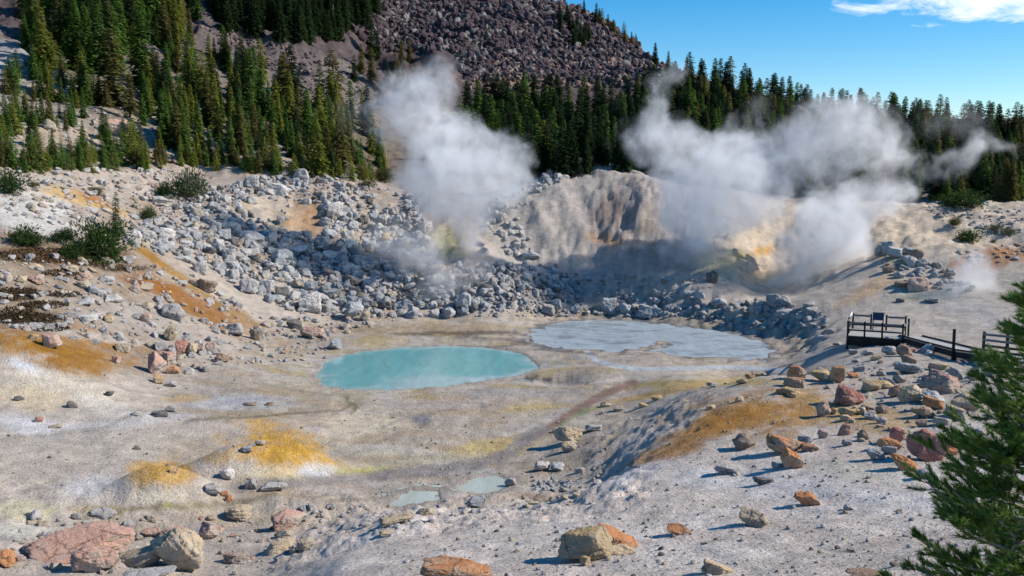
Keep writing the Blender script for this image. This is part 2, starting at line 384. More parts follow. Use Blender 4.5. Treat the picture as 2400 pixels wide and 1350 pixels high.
# basin flats: beige grey with greyer and browner areas
flat_m = sstep(-13.6, -14.4, Z) * sstep(36, 42, DD)
n4 = fbm(X / .55, Y / .55, 3, 113)
blend(flat_m * .9, C3(.39, .325, .255)); blend(flat_m * sstep(.05, .5, n1) * .6, C3(.50, .44, .365)); blend(flat_m * sstep(.1, .6, -n3) * .55, C3(.29, .25, .205))
nB = fbm(X / 4.5, Y / 1.8, 5, 131, .58); nC = fbm(X / 9, Y / 3.5, 4, 137)
blend(flat_m * sstep(.2, .55, nB) * .55, C3(.35, .27, .16)); blend(flat_m * sstep(.2, .5, -nB) * .5, C3(.43, .40, .37)); blend(flat_m * sstep(.25, .5, nC) * .45, C3(.40, .33, .21))
blend(flat_m * sstep(.05, .0, np.abs(nB - .18)) * .35, C3(.17, .14, .10))
# near slope: pale
blend(near_m * .85, C3(.59, .51, .44)); blend(near_m * sstep(.0, .5, n1) * .6, C3(.66, .60, .54)); blend(near_m * sstep(.15, .6, -n1) * .45, C3(.47, .39, .33))
blend(near_m * sstep(.25, .55, n2) * .3, C3(.40, .34, .29))
# left slopes: browner soil
lm = sstep(560, 250, PX) * sstep(65, 72, DD) * sstep(110, 95, DD)
blend(lm * .85, C3(.28, .215, .155)); blend(lm * sstep(.1, .5, n1) * .6, C3(.36, .315, .265)); blend(lm * sstep(.15, .5, n2) * .4, C3(.25, .17, .10))
# rubble slope soils
rm = sstep(95, 104, DD) * sstep(150, 138, DD) * sstep(1180, 1080, PX)
blend(rm * .85, C3(.37, .31, .255)); blend(rm * sstep(.1, .5, n1) * .5, C3(.34, .245, .16))
# grey dome, cream hill
gm = sstep(1080, 1200, PX) * sstep(101, 105, DD) * sstep(1740, 1600, PX) * sstep(170, 145, DD)
blend(gm * .9, C3(.355, .325, .30)); blend(gm * sstep(.0, .5, n1) * .45, C3(.46, .40, .34)); blend(gmask * sstep(.92, .6, gul) * .45, C3(.25, .2, .165))
km = sstep(1620, 1760, PX) * sstep(98, 106, DD) * sstep(170, 145, DD)
blend(km * .9, C3(.50, .41, .31)); blend(km * sstep(.0, .5, n1) * .5, C3(.52, .46, .38))
# forest floor and mountain
ff = sstep(138, 160, DD) * (1 - far_m)
blend(ff * .9, C3(.13, .10, .07)); blend(ff * sstep(.05, .35, n1 + .4 * n2) * sstep(700, 400, PX) * .65, C3(.40, .34, .28)); blend(ff * sstep(.3, .6, n2) * .5, C3(.06, .075, .03))
gap = np.exp(-(((PX - 20) / 60) ** 2 + ((PY - 110) / 90) ** 2)) * sstep(120, 150, DD)
blend(np.clip(gap * 1.5, 0, 1), C3(.45, .43, .41))
blend(far_m, C3(.085, .064, .064)); blend(far_m * sstep(.0, .5, n1) * .5, C3(.125, .095, .09))
rav = sstep(0.9, .35, np.abs((PY - 130 - (PX - 640) * .45) / 75) + .4 * n1) * sstep(420, 480, PX) * sstep(960, 820, PX) * sstep(180, 215, DD)
blend(rav * .85, C3(.125, .105, .10)); blend(rav * sstep(.2, .5, n2) * .5, C3(.18, .155, .14))

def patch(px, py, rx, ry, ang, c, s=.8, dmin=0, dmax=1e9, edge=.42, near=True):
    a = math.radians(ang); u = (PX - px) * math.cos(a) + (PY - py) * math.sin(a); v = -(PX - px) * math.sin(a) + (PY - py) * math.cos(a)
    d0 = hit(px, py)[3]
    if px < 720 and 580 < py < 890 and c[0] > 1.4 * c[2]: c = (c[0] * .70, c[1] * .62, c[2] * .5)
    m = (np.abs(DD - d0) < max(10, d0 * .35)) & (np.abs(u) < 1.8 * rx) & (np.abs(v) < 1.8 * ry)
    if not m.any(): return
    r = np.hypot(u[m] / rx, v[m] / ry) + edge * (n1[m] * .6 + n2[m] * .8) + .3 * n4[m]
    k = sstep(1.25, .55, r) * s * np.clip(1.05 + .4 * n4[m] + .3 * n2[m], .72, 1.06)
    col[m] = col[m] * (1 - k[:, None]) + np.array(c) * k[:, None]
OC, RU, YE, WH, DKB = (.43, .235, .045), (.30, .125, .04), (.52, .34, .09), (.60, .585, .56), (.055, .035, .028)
for p in [
 # left side, upper to lower
 (90,500,130,55,14,(.55,.53,.50),.85),(190,468,115,14,18,(.52,.34,.12),.8),(225,470,48,9,22,(.33,.14,.04),.85),(60,415,60,30,0,(.5,.44,.37),.7),(320,420,120,30,5,(.46,.4,.34),.7),
 (700,510,42,62,75,(.42,.28,.16),.85),(740,500,30,60,10,(.36,.2,.1),.6),(615,480,70,55,0,(.50,.42,.33),.7),(560,470,40,20,0,(.48,.33,.18),.5),
 (430,655,130,9,35,(.43,.27,.07),.8),(350,600,70,9,35,(.44,.26,.06),.8),
 (130,600,170,26,5,(.16,.09,.05),.85),(250,590,60,16,0,(.14,.07,.04),.8),(30,690,75,18,-5,DKB,.9,),(60,748,80,15,-4,DKB,.9),(100,715,60,10,-6,DKB,.85),(150,690,50,9,0,DKB,.7),(110,770,60,9,0,DKB,.7),(290,630,60,9,0,DKB,.7),(150,640,60,10,0,DKB,.6),
 (350,668,75,16,12,(.33,.15,.04),.85),(450,712,150,24,27,(.40,.19,.05),.85),(560,740,120,14,30,(.42,.27,.11),.8),(480,745,110,16,30,(.37,.20,.07),.7),(330,800,50,22,40,(.37,.25,.12),.6),
 (110,815,200,34,8,OC,.95),(170,850,120,34,8,(.40,.22,.05),.9),(220,790,60,16,20,OC,.6),(75,868,60,15,22,(.60,.63,.68),.9),(150,905,170,32,12,(.62,.54,.42),.85),(60,930,110,30,5,(.58,.47,.30),.7),(260,955,90,22,18,(.60,.55,.47),.8),
 (200,785,170,10,8,(.50,.48,.45),.6),(300,745,160,40,15,(.42,.39,.36),.5),
 (330,985,170,12,-6,(.52,.50,.48),.7),(60,1000,90,22,10,(.60,.61,.64),.6),(545,945,130,18,0,(.40,.41,.43),.75),(430,935,60,10,0,(.42,.27,.09),.6),(590,975,110,10,0,(.36,.28,.16),.6),
 (385,1112,84,42,-5,(.50,.29,.07),.92),(662,1054,116,56,8,(.51,.29,.055),.95),(505,1075,38,16,0,(.47,.30,.11),.7),(390,1160,85,22,0,(.66,.59,.43),.6),(650,1105,110,16,0,(.66,.58,.42),.6),(740,1105,40,14,0,(.56,.58,.62),.8),
 (420,1185,90,8,0,(.30,.27,.06),.8),(250,1195,90,9,0,(.32,.24,.09),.6),(60,1195,80,26,0,(.56,.52,.30),.6),(40,1240,70,20,0,(.58,.56,.48),.7),(200,1140,90,30,0,(.58,.57,.57),.6),
 (870,1103,70,10,-4,(.36,.34,.09),.8),(700,1125,60,7,0,(.28,.26,.06),.7),(1150,1045,90,18,-5,(.48,.36,.13),.75),(1180,1062,60,14,-15,(.46,.32,.10),.7),(860,990,80,24,0,(.58,.50,.36),.7),(800,1000,60,40,0,(.55,.47,.36),.6),
 (1000,1080,200,16,-4,(.44,.40,.26),.5),(900,1060,120,14,0,(.50,.47,.36),.5),(990,985,26,12,0,(.14,.15,.17),.8),(1250,955,90,12,-3,(.44,.33,.14),.7),(830,930,20,40,20,(.27,.24,.14),.4),
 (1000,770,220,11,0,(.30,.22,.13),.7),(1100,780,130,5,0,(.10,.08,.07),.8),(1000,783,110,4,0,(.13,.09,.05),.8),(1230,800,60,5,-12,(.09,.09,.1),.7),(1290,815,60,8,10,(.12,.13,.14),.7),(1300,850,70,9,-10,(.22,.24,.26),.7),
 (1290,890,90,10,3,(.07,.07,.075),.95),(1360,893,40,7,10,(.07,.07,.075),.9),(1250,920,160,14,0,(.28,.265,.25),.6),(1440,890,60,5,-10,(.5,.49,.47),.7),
 (1500,845,110,16,4,(.44,.375,.31),.9),(1600,810,90,14,-8,(.43,.36,.29),.9),(1500,880,200,12,-4,(.47,.41,.34),.8),
 # right side
 (1610,1030,165,34,-25,(.33,.165,.05),.9),(1800,968,200,52,-6,(.38,.20,.055),.92),(1700,985,120,22,-14,(.38,.18,.04),.8),(2040,985,150,40,6,(.44,.29,.13),.8),(1640,898,230,10,-2,(.40,.29,.10),.8),(1560,920,120,9,-10,(.42,.27,.09),.7),(1900,935,80,14,10,(.42,.25,.07),.6),
 (1850,1140,260,36,8,WH,.55),(1650,1120,110,24,0,WH,.5),(2000,1105,120,20,10,(.52,.54,.42),.4),(2140,1170,120,30,10,(.62,.6,.56),.5),(1500,1105,80,14,-20,(.60,.60,.62),.6),(2100,1060,140,40,10,(.50,.42,.34),.5),
 (1250,1165,70,9,5,(.32,.18,.09),.6),(1150,1165,60,8,0,(.40,.32,.24),.5),(1300,1140,60,10,0,(.47,.46,.43),.7),
 (1790,588,30,13,0,(.50,.28,.06),.75),(1735,600,24,14,0,(.48,.33,.10),.6),(1690,615,60,30,0,(.50,.44,.24),.6),(1420,562,50,14,8,(.38,.22,.11),.8),(1440,500,48,55,10,(.27,.20,.165),.6),(1560,620,60,24,0,(.26,.22,.19),.6),(1340,610,60,22,25,(.47,.42,.36),.7),
 (1020,570,70,40,0,(.42,.39,.22),.8),(960,560,60,50,0,(.36,.31,.27),.6),(1250,690,160,30,0,(.21,.185,.17),.7),(1100,700,60,20,0,(.30,.33,.31),.5),
 (2160,560,260,40,14,(.56,.46,.34),.7),(2330,605,110,26,-12,(.33,.16,.07),.9),(2100,610,60,16,10,(.46,.31,.15),.5),(2030,682,90,20,-22,(.50,.34,.20),.8),(2170,692,90,20,0,(.46,.46,.29),.6),(2250,720,120,30,20,(.50,.46,.44),.5),
 (1560,690,200,12,8,(.46,.37,.29),.6),(1780,645,60,18,0,(.5,.38,.24),.6),
 (1260,175,170,36,-2,(.30,.2,.145),.85),(1400,130,100,30,15,(.17,.13,.12),.6),(800,200,70,60,30,(.20,.18,.15),.6),(1450,60,130,30,25,(.17,.125,.1),.6),  # first entry paints the sunlit warmth of the lower talus into the colour
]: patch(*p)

def stripe(pts, w, c, s=.8, edge=.5):
    P = np.array(pts, float); d = np.full(PX.shape, 1e9)
    m = (PX > P[:, 0].min() - 60) & (PX < P[:, 0].max() + 60) & (PY > P[:, 1].min() - 40) & (PY < P[:, 1].max() + 40) & (DD > 38) & (DD < 100)
    qx, qy = PX[m], PY[m] * 1.0; dm = np.full(qx.shape, 1e9)
    for a, b in zip(P[:-1], P[1:]):
        e = b - a; h = np.clip(((qx - a[0]) * e[0] + (qy - a[1]) * e[1]) / (e @ e), 0, 1)
        dm = np.minimum(dm, np.hypot((qx - a[0] - e[0] * h) * .7, (qy - a[1] - e[1] * h) * 1.3))
    k = sstep(1.3, .6, dm / w + edge * n2[m] * .6) * s
    col[m] = col[m] * (1 - k[:, None]) + np.array(c) * k[:, None]
stripe([(1480,897),(1420,922),(1370,950),(1300,995),(1255,1018)], 11, (.25,.155,.12), .85)
stripe([(1270,1005),(1225,1035),(1190,1062),(1120,1088),(960,1108),(760,1128),(560,1143)], 17, (.25,.225,.21), .9)
stripe([(1370,958),(1310,1000),(1330,985),(1400,955)], 5, (.22,.25,.12), .7)
stripe([(1376,826),(1395,843),(1440,858),(1520,866),(1600,863),(1700,860),(1840,868)], 6.5, (.42,.45,.47), .95, .2)
stripe([(815,930),(812,940),(835,950),(832,962)], 3, (.14,.17,.07), .8, .2)
stripe([(1120,915),(1118,930),(1130,945),(1128,955)], 3, (.25,.25,.24), .6, .2)
stripe([(420,985),(560,980),(700,968),(800,962),(830,945)], 4, (.19,.16,.11), .75, .4)
stripe([(1120,930),(1050,960),(960,975),(900,1000)], 4, (.27,.25,.22), .6, .5)
stripe([(200,1215),(300,1195),(430,1188),(560,1180),(640,1160)], 7, (.22,.19,.12), .75, .5)
stripe([(760,1175),(880,1170),(960,1150)], 5, (.25,.22,.18), .6, .5)
stripe([(640,905),(700,915),(760,925),(900,922)], 4, (.26,.24,.18), .6, .5)
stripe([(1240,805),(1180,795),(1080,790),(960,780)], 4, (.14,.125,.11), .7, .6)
stripe([(330,960),(250,1000),(120,1020),(0,1030)], 5, (.30,.27,.23), .6, .5)
for nm, s in SDF.items():
    wet = sstep(1.0, 0.0, s) * (s < 50)
    blend(wet * (.5 if nm != 'mud_pool' else .8), C3(.24, .225, .205) if nm != 'mud_pool' else C3(.13, .135, .14))
    if nm == 'pool': blend(((s > .25) & (s < 2.2)) * sstep(-.2, .4, n2 + .6 * n4) * .55, C3(.47, .43, .36)); blend(((s > .9) & (s < 3.5)) * sstep(.15, .5, nB) * .5, C3(.36, .29, .13))
    if nm == 'mud_pool': blend(((s < 2.5) & (s > .1)) * sstep(.1, .5, n2) * .7, C3(.10, .10, .105))
blend(sstep(.1, .5, n2 * .6 + n1 * .5) * .16, col * .75); blend(sstep(.1, .5, -n2 * .6 + n1 * .4) * .16, np.minimum(col * 1.2, .8))

# ------------------------------------------------------------------ ground material
def ground_mat(name, bumpy=1.0, scree=False):
    M = Nodes(name); at = M.n('ShaderNodeAttribute', attribute_name='Col'); geo = M.n('ShaderNodeNewGeometry'); P = geo.outputs['Position']
    a = M.noise(P, 1.1, 6, .62); b = M.noise(P, 9.0, 5, .6); c = M.noise(P, 38.0, 3, .6)
    f = M.math('MULTIPLY', M.rng(a, .3, .7, .78, 1.2), M.rng(b, .3, .7, .74, 1.24))
    f = M.math('MULTIPLY', f, M.rng(c, .3, .7, .78, 1.2))
    base = M.scale_col(at.outputs['Color'], f)
    # flecks of dark grit and pale crust
    v = M.n('ShaderNodeTexVoronoi'); v.inputs['Scale'].default_value = 7.0; M.l(P, v.inputs['Vector'])
    fl = M.rng(v.outputs['Distance'], .05, .16, .55, 0.0)
    fl = M.math('MULTIPLY', fl, M.rng(a, .48, .6, 0, 1))
    base = M.mix(fl, base, M.scale_col(base, .45))
    h = M.math('ADD', M.math('MULTIPLY', b, .5), M.math('ADD', M.math('MULTIPLY', a, .9), M.math('MULTIPLY', c, .18)))
    M.bsdf(base, .95, M.bump(h, .85 * bumpy, .24), .12)
    return M.m
m_ground = ground_mat('mineral_soil'); m_mount = ground_mat('dark_scree_soil', 1.3)

fi, fj = np.meshgrid(np.arange(NA - 1), np.arange(ND - 1), indexing='ij')
v00 = (fi * ND + fj); FQ = np.stack([v00, v00 + ND, v00 + ND + 1, v00 + 1], -1).reshape(-1, 4)
fpx, fd, fz = [0.25 * (g[:-1, :-1] + g[1:, :-1] + g[1:, 1:] + g[:-1, 1:]).ravel() for g in (PX, DD, Z)]
reg = np.zeros(len(FQ), int)                                  # 0 ground
reg[(fd > 101) & (fd <= 152) & (fpx < 1140)] = 1               # rubble slope
reg[(fd > 104) & (fd <= 152) & (fpx >= 1140) & (fpx < 1690)] = 2
reg[(fd > 101) & (fd <= 152) & (fpx >= 1690)] = 3
reg[(fd > 152)] = 4
reg[(fd > 210) & (fpx > 420) & (fpx < 1800)] = 5
Vall = np.stack([X, Y, Z], -1).reshape(-1, 3); Call = col.reshape(-1, 3)
for k, (nm, m) in enumerate([('ground', m_ground), ('hillside', m_ground), ('hill', m_ground), ('hill.001', m_ground), ('terrain', m_ground), ('mountain', m_mount)]):
    Fk = FQ[reg == k]; used = np.unique(Fk); mp_ = np.full(len(Vall), -1); mp_[used] = np.arange(len(used))
    o = link(nm, build_mesh(nm, Vall[used], mp_[Fk], m, True, Call[used])); tag(o, kind='structure')

# ------------------------------------------------------------------ hot pools
def water_mat(name, deep, shallow, rough, spec, scum=None):
    M = Nodes(name); at = M.n('ShaderNodeAttribute', attribute_name='Col'); geo = M.n('ShaderNodeNewGeometry'); P = geo.outputs['Position']
    a = M.noise(P, .35, 5, .6, .8); f = M.n('ShaderNodeSeparateColor'); M.l(at.outputs['Color'], f.inputs[0])
    k = M.rng(M.math('ADD', f.outputs[0], M.math('MULTIPLY', M.math('SUBTRACT', a, .5), .9)), .25, .85, 0, 1)
    c = M.mix(k, deep, shallow)
    nb = M.noise(P, 3.0, 4, .6)
    mp3 = M.n('ShaderNodeMapping'); mp3.inputs['Scale'].default_value = (.9, .22, 1); M.l(P, mp3.inputs['Vector'])
    c = M.scale_col(c, M.rng(M.noise(mp3.outputs[0], .8, 6, .65, 1.5), .3, .7, .82, 1.16))
    if scum:
        mp2 = M.n('ShaderNodeMapping'); mp2.inputs['Scale'].default_value = (.5, .8, 1); M.l(P, mp2.inputs['Vector'])
        sc = M.noise(mp2.outputs[0], .42, 7, .7, .6); fine = M.noise(P, 5.0, 4, .7)
        c = M.mix(M.math('MULTIPLY', M.rng(sc, .48, .60, 0, 1), M.rng(fine, .42, .56, .25, 1)), c, scum)
        c = M.scale_col(c, M.rng(fine, .3, .7, .86, 1.12))
        M.bsdf(c, M.rng(sc, .4, .6, rough, .75), M.bump(fine, .3, .03), spec)
    else:
        M.bsdf(c, rough, M.bump(nb, .05, .02), spec)
    return M.m
m_pool = water_mat('turquoise_water', (.105, .345, .345), (.30, .45, .45), .16, .4)
m_mud = water_mat('grey_mud_water', (.30, .355, .385), (.36, .40, .42), .5, .2, (.12, .13, .14))
m_milk = water_mat('milky_water', (.41, .45, .38), (.37, .39, .32), .25, .3)
for nm, (P, zc) in POOLINFO.items():
    big = nm in ('pool', 'mud_pool'); st = .35 if big else .2; mg = 2.5 if big else 1.2
    gx = np.arange(P[:, 0].min() - mg, P[:, 0].max() + mg, st); gy = np.arange(P[:, 1].min() - mg, P[:, 1].max() + mg, st)
    wx, wy = np.meshgrid(gx, gy, indexing='ij'); s = poly_sdf(P, wx, wy); n_ = len(gy)
    a_, b_ = np.meshgrid(np.arange(len(gx) - 1), np.arange(n_ - 1), indexing='ij'); v0 = a_ * n_ + b_
    Fw = np.stack([v0, v0 + n_, v0 + n_ + 1, v0 + 1], -1).reshape(-1, 4); Fw = Fw[(s.ravel()[Fw] < mg * .75).all(1)]
    c_ = np.zeros(s.shape + (3,))
    sh = np.clip(1 + s / 2.2, 0, 1) * .5
    if nm == 'pool':
        qx, qy = project(wx, wy, np.full(wx.shape, zc))
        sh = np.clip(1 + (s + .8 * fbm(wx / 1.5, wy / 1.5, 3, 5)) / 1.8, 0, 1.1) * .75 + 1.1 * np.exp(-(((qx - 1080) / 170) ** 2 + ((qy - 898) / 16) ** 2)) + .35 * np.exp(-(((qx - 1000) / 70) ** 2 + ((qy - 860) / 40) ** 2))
    c_[..., 0] = sh
    used = np.unique(Fw); mp_ = np.full(wx.size, -1); mp_[used] = np.arange(len(used))
    Vw = np.stack([wx, wy, np.full(wx.shape, zc)], -1).reshape(-1, 3)[used]
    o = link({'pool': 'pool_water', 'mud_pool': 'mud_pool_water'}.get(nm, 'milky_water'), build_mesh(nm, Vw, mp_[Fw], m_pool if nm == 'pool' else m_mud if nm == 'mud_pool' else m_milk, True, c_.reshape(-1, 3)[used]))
    tag(o, kind='structure')

# ------------------------------------------------------------------ rocks
import bmesh
def ico(sub):
    bm = bmesh.new(); bmesh.ops.create_icosphere(bm, subdivisions=sub, radius=1.0)
    V = np.array([v.co[:] for v in bm.verts]); Fc = np.array([[v.index for v in f.verts] for f in bm.faces]); bm.free()
    return V / np.linalg.norm(V, axis=1)[:, None], Fc
ICO = {k: ico(k) for k in (1, 2, 3, 4, 5, 6)}
def rock_shape(seed, sub, ang=.5):
    """A weathered boulder: a cracked convex block with rounded edges, unit bounding box."""
    r_ = np.random.RandomState(seed); D, Fc = ICO[sub]
    n = r_.randint(9, 15); nr = r_.normal(size=(n, 3)); nr /= np.linalg.norm(nr, axis=1)[:, None]
    nr = np.concatenate([nr, [[1, 0, 0], [-1, 0, 0], [0, 1, 0], [0, -1, 0], [0, 0, 1], [0, 0, -1]]])
    h = r_.uniform(.62, 1.0, len(nr)); h[-6:] = r_.uniform(.8, 1.05, 6)
    p = 6 + 26 * ang
    r = (np.maximum(D @ nr.T / h, 0) ** p).sum(1) ** (-1 / p)
    o = r_.uniform(0, 50, 3)
    nz = lambda s: perlin(D[:, 0] * s + o[0], D[:, 1] * s + o[1], 1) + perlin(D[:, 1] * s + o[1], D[:, 2] * s + o[2], 2) + perlin(D[:, 2] * s + o[2], D[:, 0] * s + o[0], 3)
    r = r * (1 + .09 * nz(1.3) + (.045 * nz(3.1) if sub > 1 else 0) + (.032 * nz(7.0) + .018 * nz(15.) + .010 * nz(31.) - .05 * np.maximum(0, .18 - np.abs(nz(2.1))) if sub > 2 else 0))
    V = D * r[:, None]; lo, hi = V.min(0), V.max(0)
    return (V - (lo + hi) / 2) / (hi - lo), Fc

def rock_mat(name, top, side, stain, topk=.6, dk=0.0, fine=1.0):
    M = Nodes(name); geo = M.n('ShaderNodeNewGeometry'); P = geo.outputs['Position']; oi = M.n('ShaderNodeObjectInfo')
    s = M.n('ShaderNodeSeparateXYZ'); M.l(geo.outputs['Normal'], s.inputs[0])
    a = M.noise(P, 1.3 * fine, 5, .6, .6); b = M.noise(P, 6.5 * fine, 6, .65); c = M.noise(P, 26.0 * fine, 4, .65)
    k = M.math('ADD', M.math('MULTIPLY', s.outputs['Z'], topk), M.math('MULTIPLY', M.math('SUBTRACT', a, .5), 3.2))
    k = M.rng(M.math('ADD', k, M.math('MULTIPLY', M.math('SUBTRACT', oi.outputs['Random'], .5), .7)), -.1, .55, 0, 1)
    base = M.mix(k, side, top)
    base = M.mix(M.rng(b, .52, .68, 0, .75), base, stain)
    f = M.math('MULTIPLY', M.rng(b, .3, .7, .82, 1.2), M.rng(c, .3, .7, .86, 1.15))
    f = M.math('MULTIPLY', f, M.rng(oi.outputs['Random'], 0, 1, .86, 1.12))
    cr = M.n('ShaderNodeTexVoronoi', feature='DISTANCE_TO_EDGE'); cr.inputs['Scale'].default_value = .9 * fine; M.l(M.scale_col(P, 1.0), cr.inputs['Vector'])
    crk = M.rng(M.math('ADD', cr.outputs['Distance'], M.math('MULTIPLY', M.math('SUBTRACT', b, .5), .12)), .0, .03, .55, 1)
    f = M.math('MULTIPLY', f, crk)
    h = M.math('ADD', M.math('MULTIPLY', b, 1.0), M.math('ADD', M.math('MULTIPLY', c, .35), M.math('MULTIPLY', crk, .3)))
    M.bsdf(M.scale_col(base, f), .9, M.bump(h, .8, .12), .2)
    return M.m
RM = {
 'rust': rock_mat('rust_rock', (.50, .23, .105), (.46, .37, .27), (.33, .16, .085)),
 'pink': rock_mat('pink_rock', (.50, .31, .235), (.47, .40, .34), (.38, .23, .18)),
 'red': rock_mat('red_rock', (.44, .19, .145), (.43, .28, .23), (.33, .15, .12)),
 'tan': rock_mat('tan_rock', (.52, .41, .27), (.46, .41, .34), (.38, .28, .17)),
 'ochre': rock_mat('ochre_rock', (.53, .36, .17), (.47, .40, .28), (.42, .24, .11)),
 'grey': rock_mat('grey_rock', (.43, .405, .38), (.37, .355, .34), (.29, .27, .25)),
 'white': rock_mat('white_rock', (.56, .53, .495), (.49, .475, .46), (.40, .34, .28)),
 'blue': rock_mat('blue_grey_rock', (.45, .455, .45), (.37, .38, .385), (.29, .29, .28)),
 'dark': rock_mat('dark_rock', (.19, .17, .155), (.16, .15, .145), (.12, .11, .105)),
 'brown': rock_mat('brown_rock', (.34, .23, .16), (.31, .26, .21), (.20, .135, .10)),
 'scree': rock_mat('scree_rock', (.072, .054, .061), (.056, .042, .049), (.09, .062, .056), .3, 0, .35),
 'scree_warm': rock_mat('warm_scree_rock', (.25, .175, .135), (.17, .12, .10), (.15, .105, .09), .3, 0, .35),  # lighter copy of the scree, sunlight on the lower talus put into its colour
}
RNG = np.random.RandomState(7); random.seed(7)
_rockmesh = {}
def rock_mesh(var, cname, sub, ang):
    key = (var, cname, sub, ang)
    if key not in _rockmesh:
        V, Fc = rock_shape(1000 + var * 7 + int(ang * 10), sub, ang)
        _rockmesh[key] = build_mesh(cname + '_boulder', V, Fc, RM[cname])
    return _rockmesh[key]
ROCKS = []          # placed boulders: object, px, py, w, h, colour, label
def place_rock(px, py, w, h, cname, ang=.5, tilt=0.0, var=None, label=None, group=None, region=None):
    x, y, z, d = hit(px, py - .10 * h)
    dep = y * CP - z * SP
    sx = w * dep / FPX; hv = h * dep / FPX; sy = (sx * .55 + hv * .4) * RNG.uniform(.8, 1.1); se = -z / math.sqrt(d * d + z * z)
    sz = max(.42 * hv, (hv - .62 * sy * se) / math.sqrt(1 - se * se)) * 1.2
    var = RNG.randint(0, 26) if var is None else var
    sub = 6 if w > 48 else 5 if w > 22 else 4; ang = ang + .35
    o = link('boulder', rock_mesh(var, cname, sub, ang))
    az = math.atan2(x, y); k = 1 + .25 * sy / max(d, 1)
    x2, y2 = x + math.sin(az) * sy * .28, y + math.cos(az) * sy * .28
    zg = min(z, gz(x2, y2))
    o.scale = (sx * 1.06, sy, sz); o.location = (x2, y2, zg + sz * .40)
    o.rotation_euler = (math.radians(RNG.uniform(-8, 8)), math.radians(tilt), -az + (math.pi if RNG.rand() < .5 and tilt == 0 else 0) + RNG.uniform(-.15, .15))
    ROCKS.append(dict(o=o, px=px, py=py, w=w, h=h, c=cname, label=label, region=region, group=group))
    return o

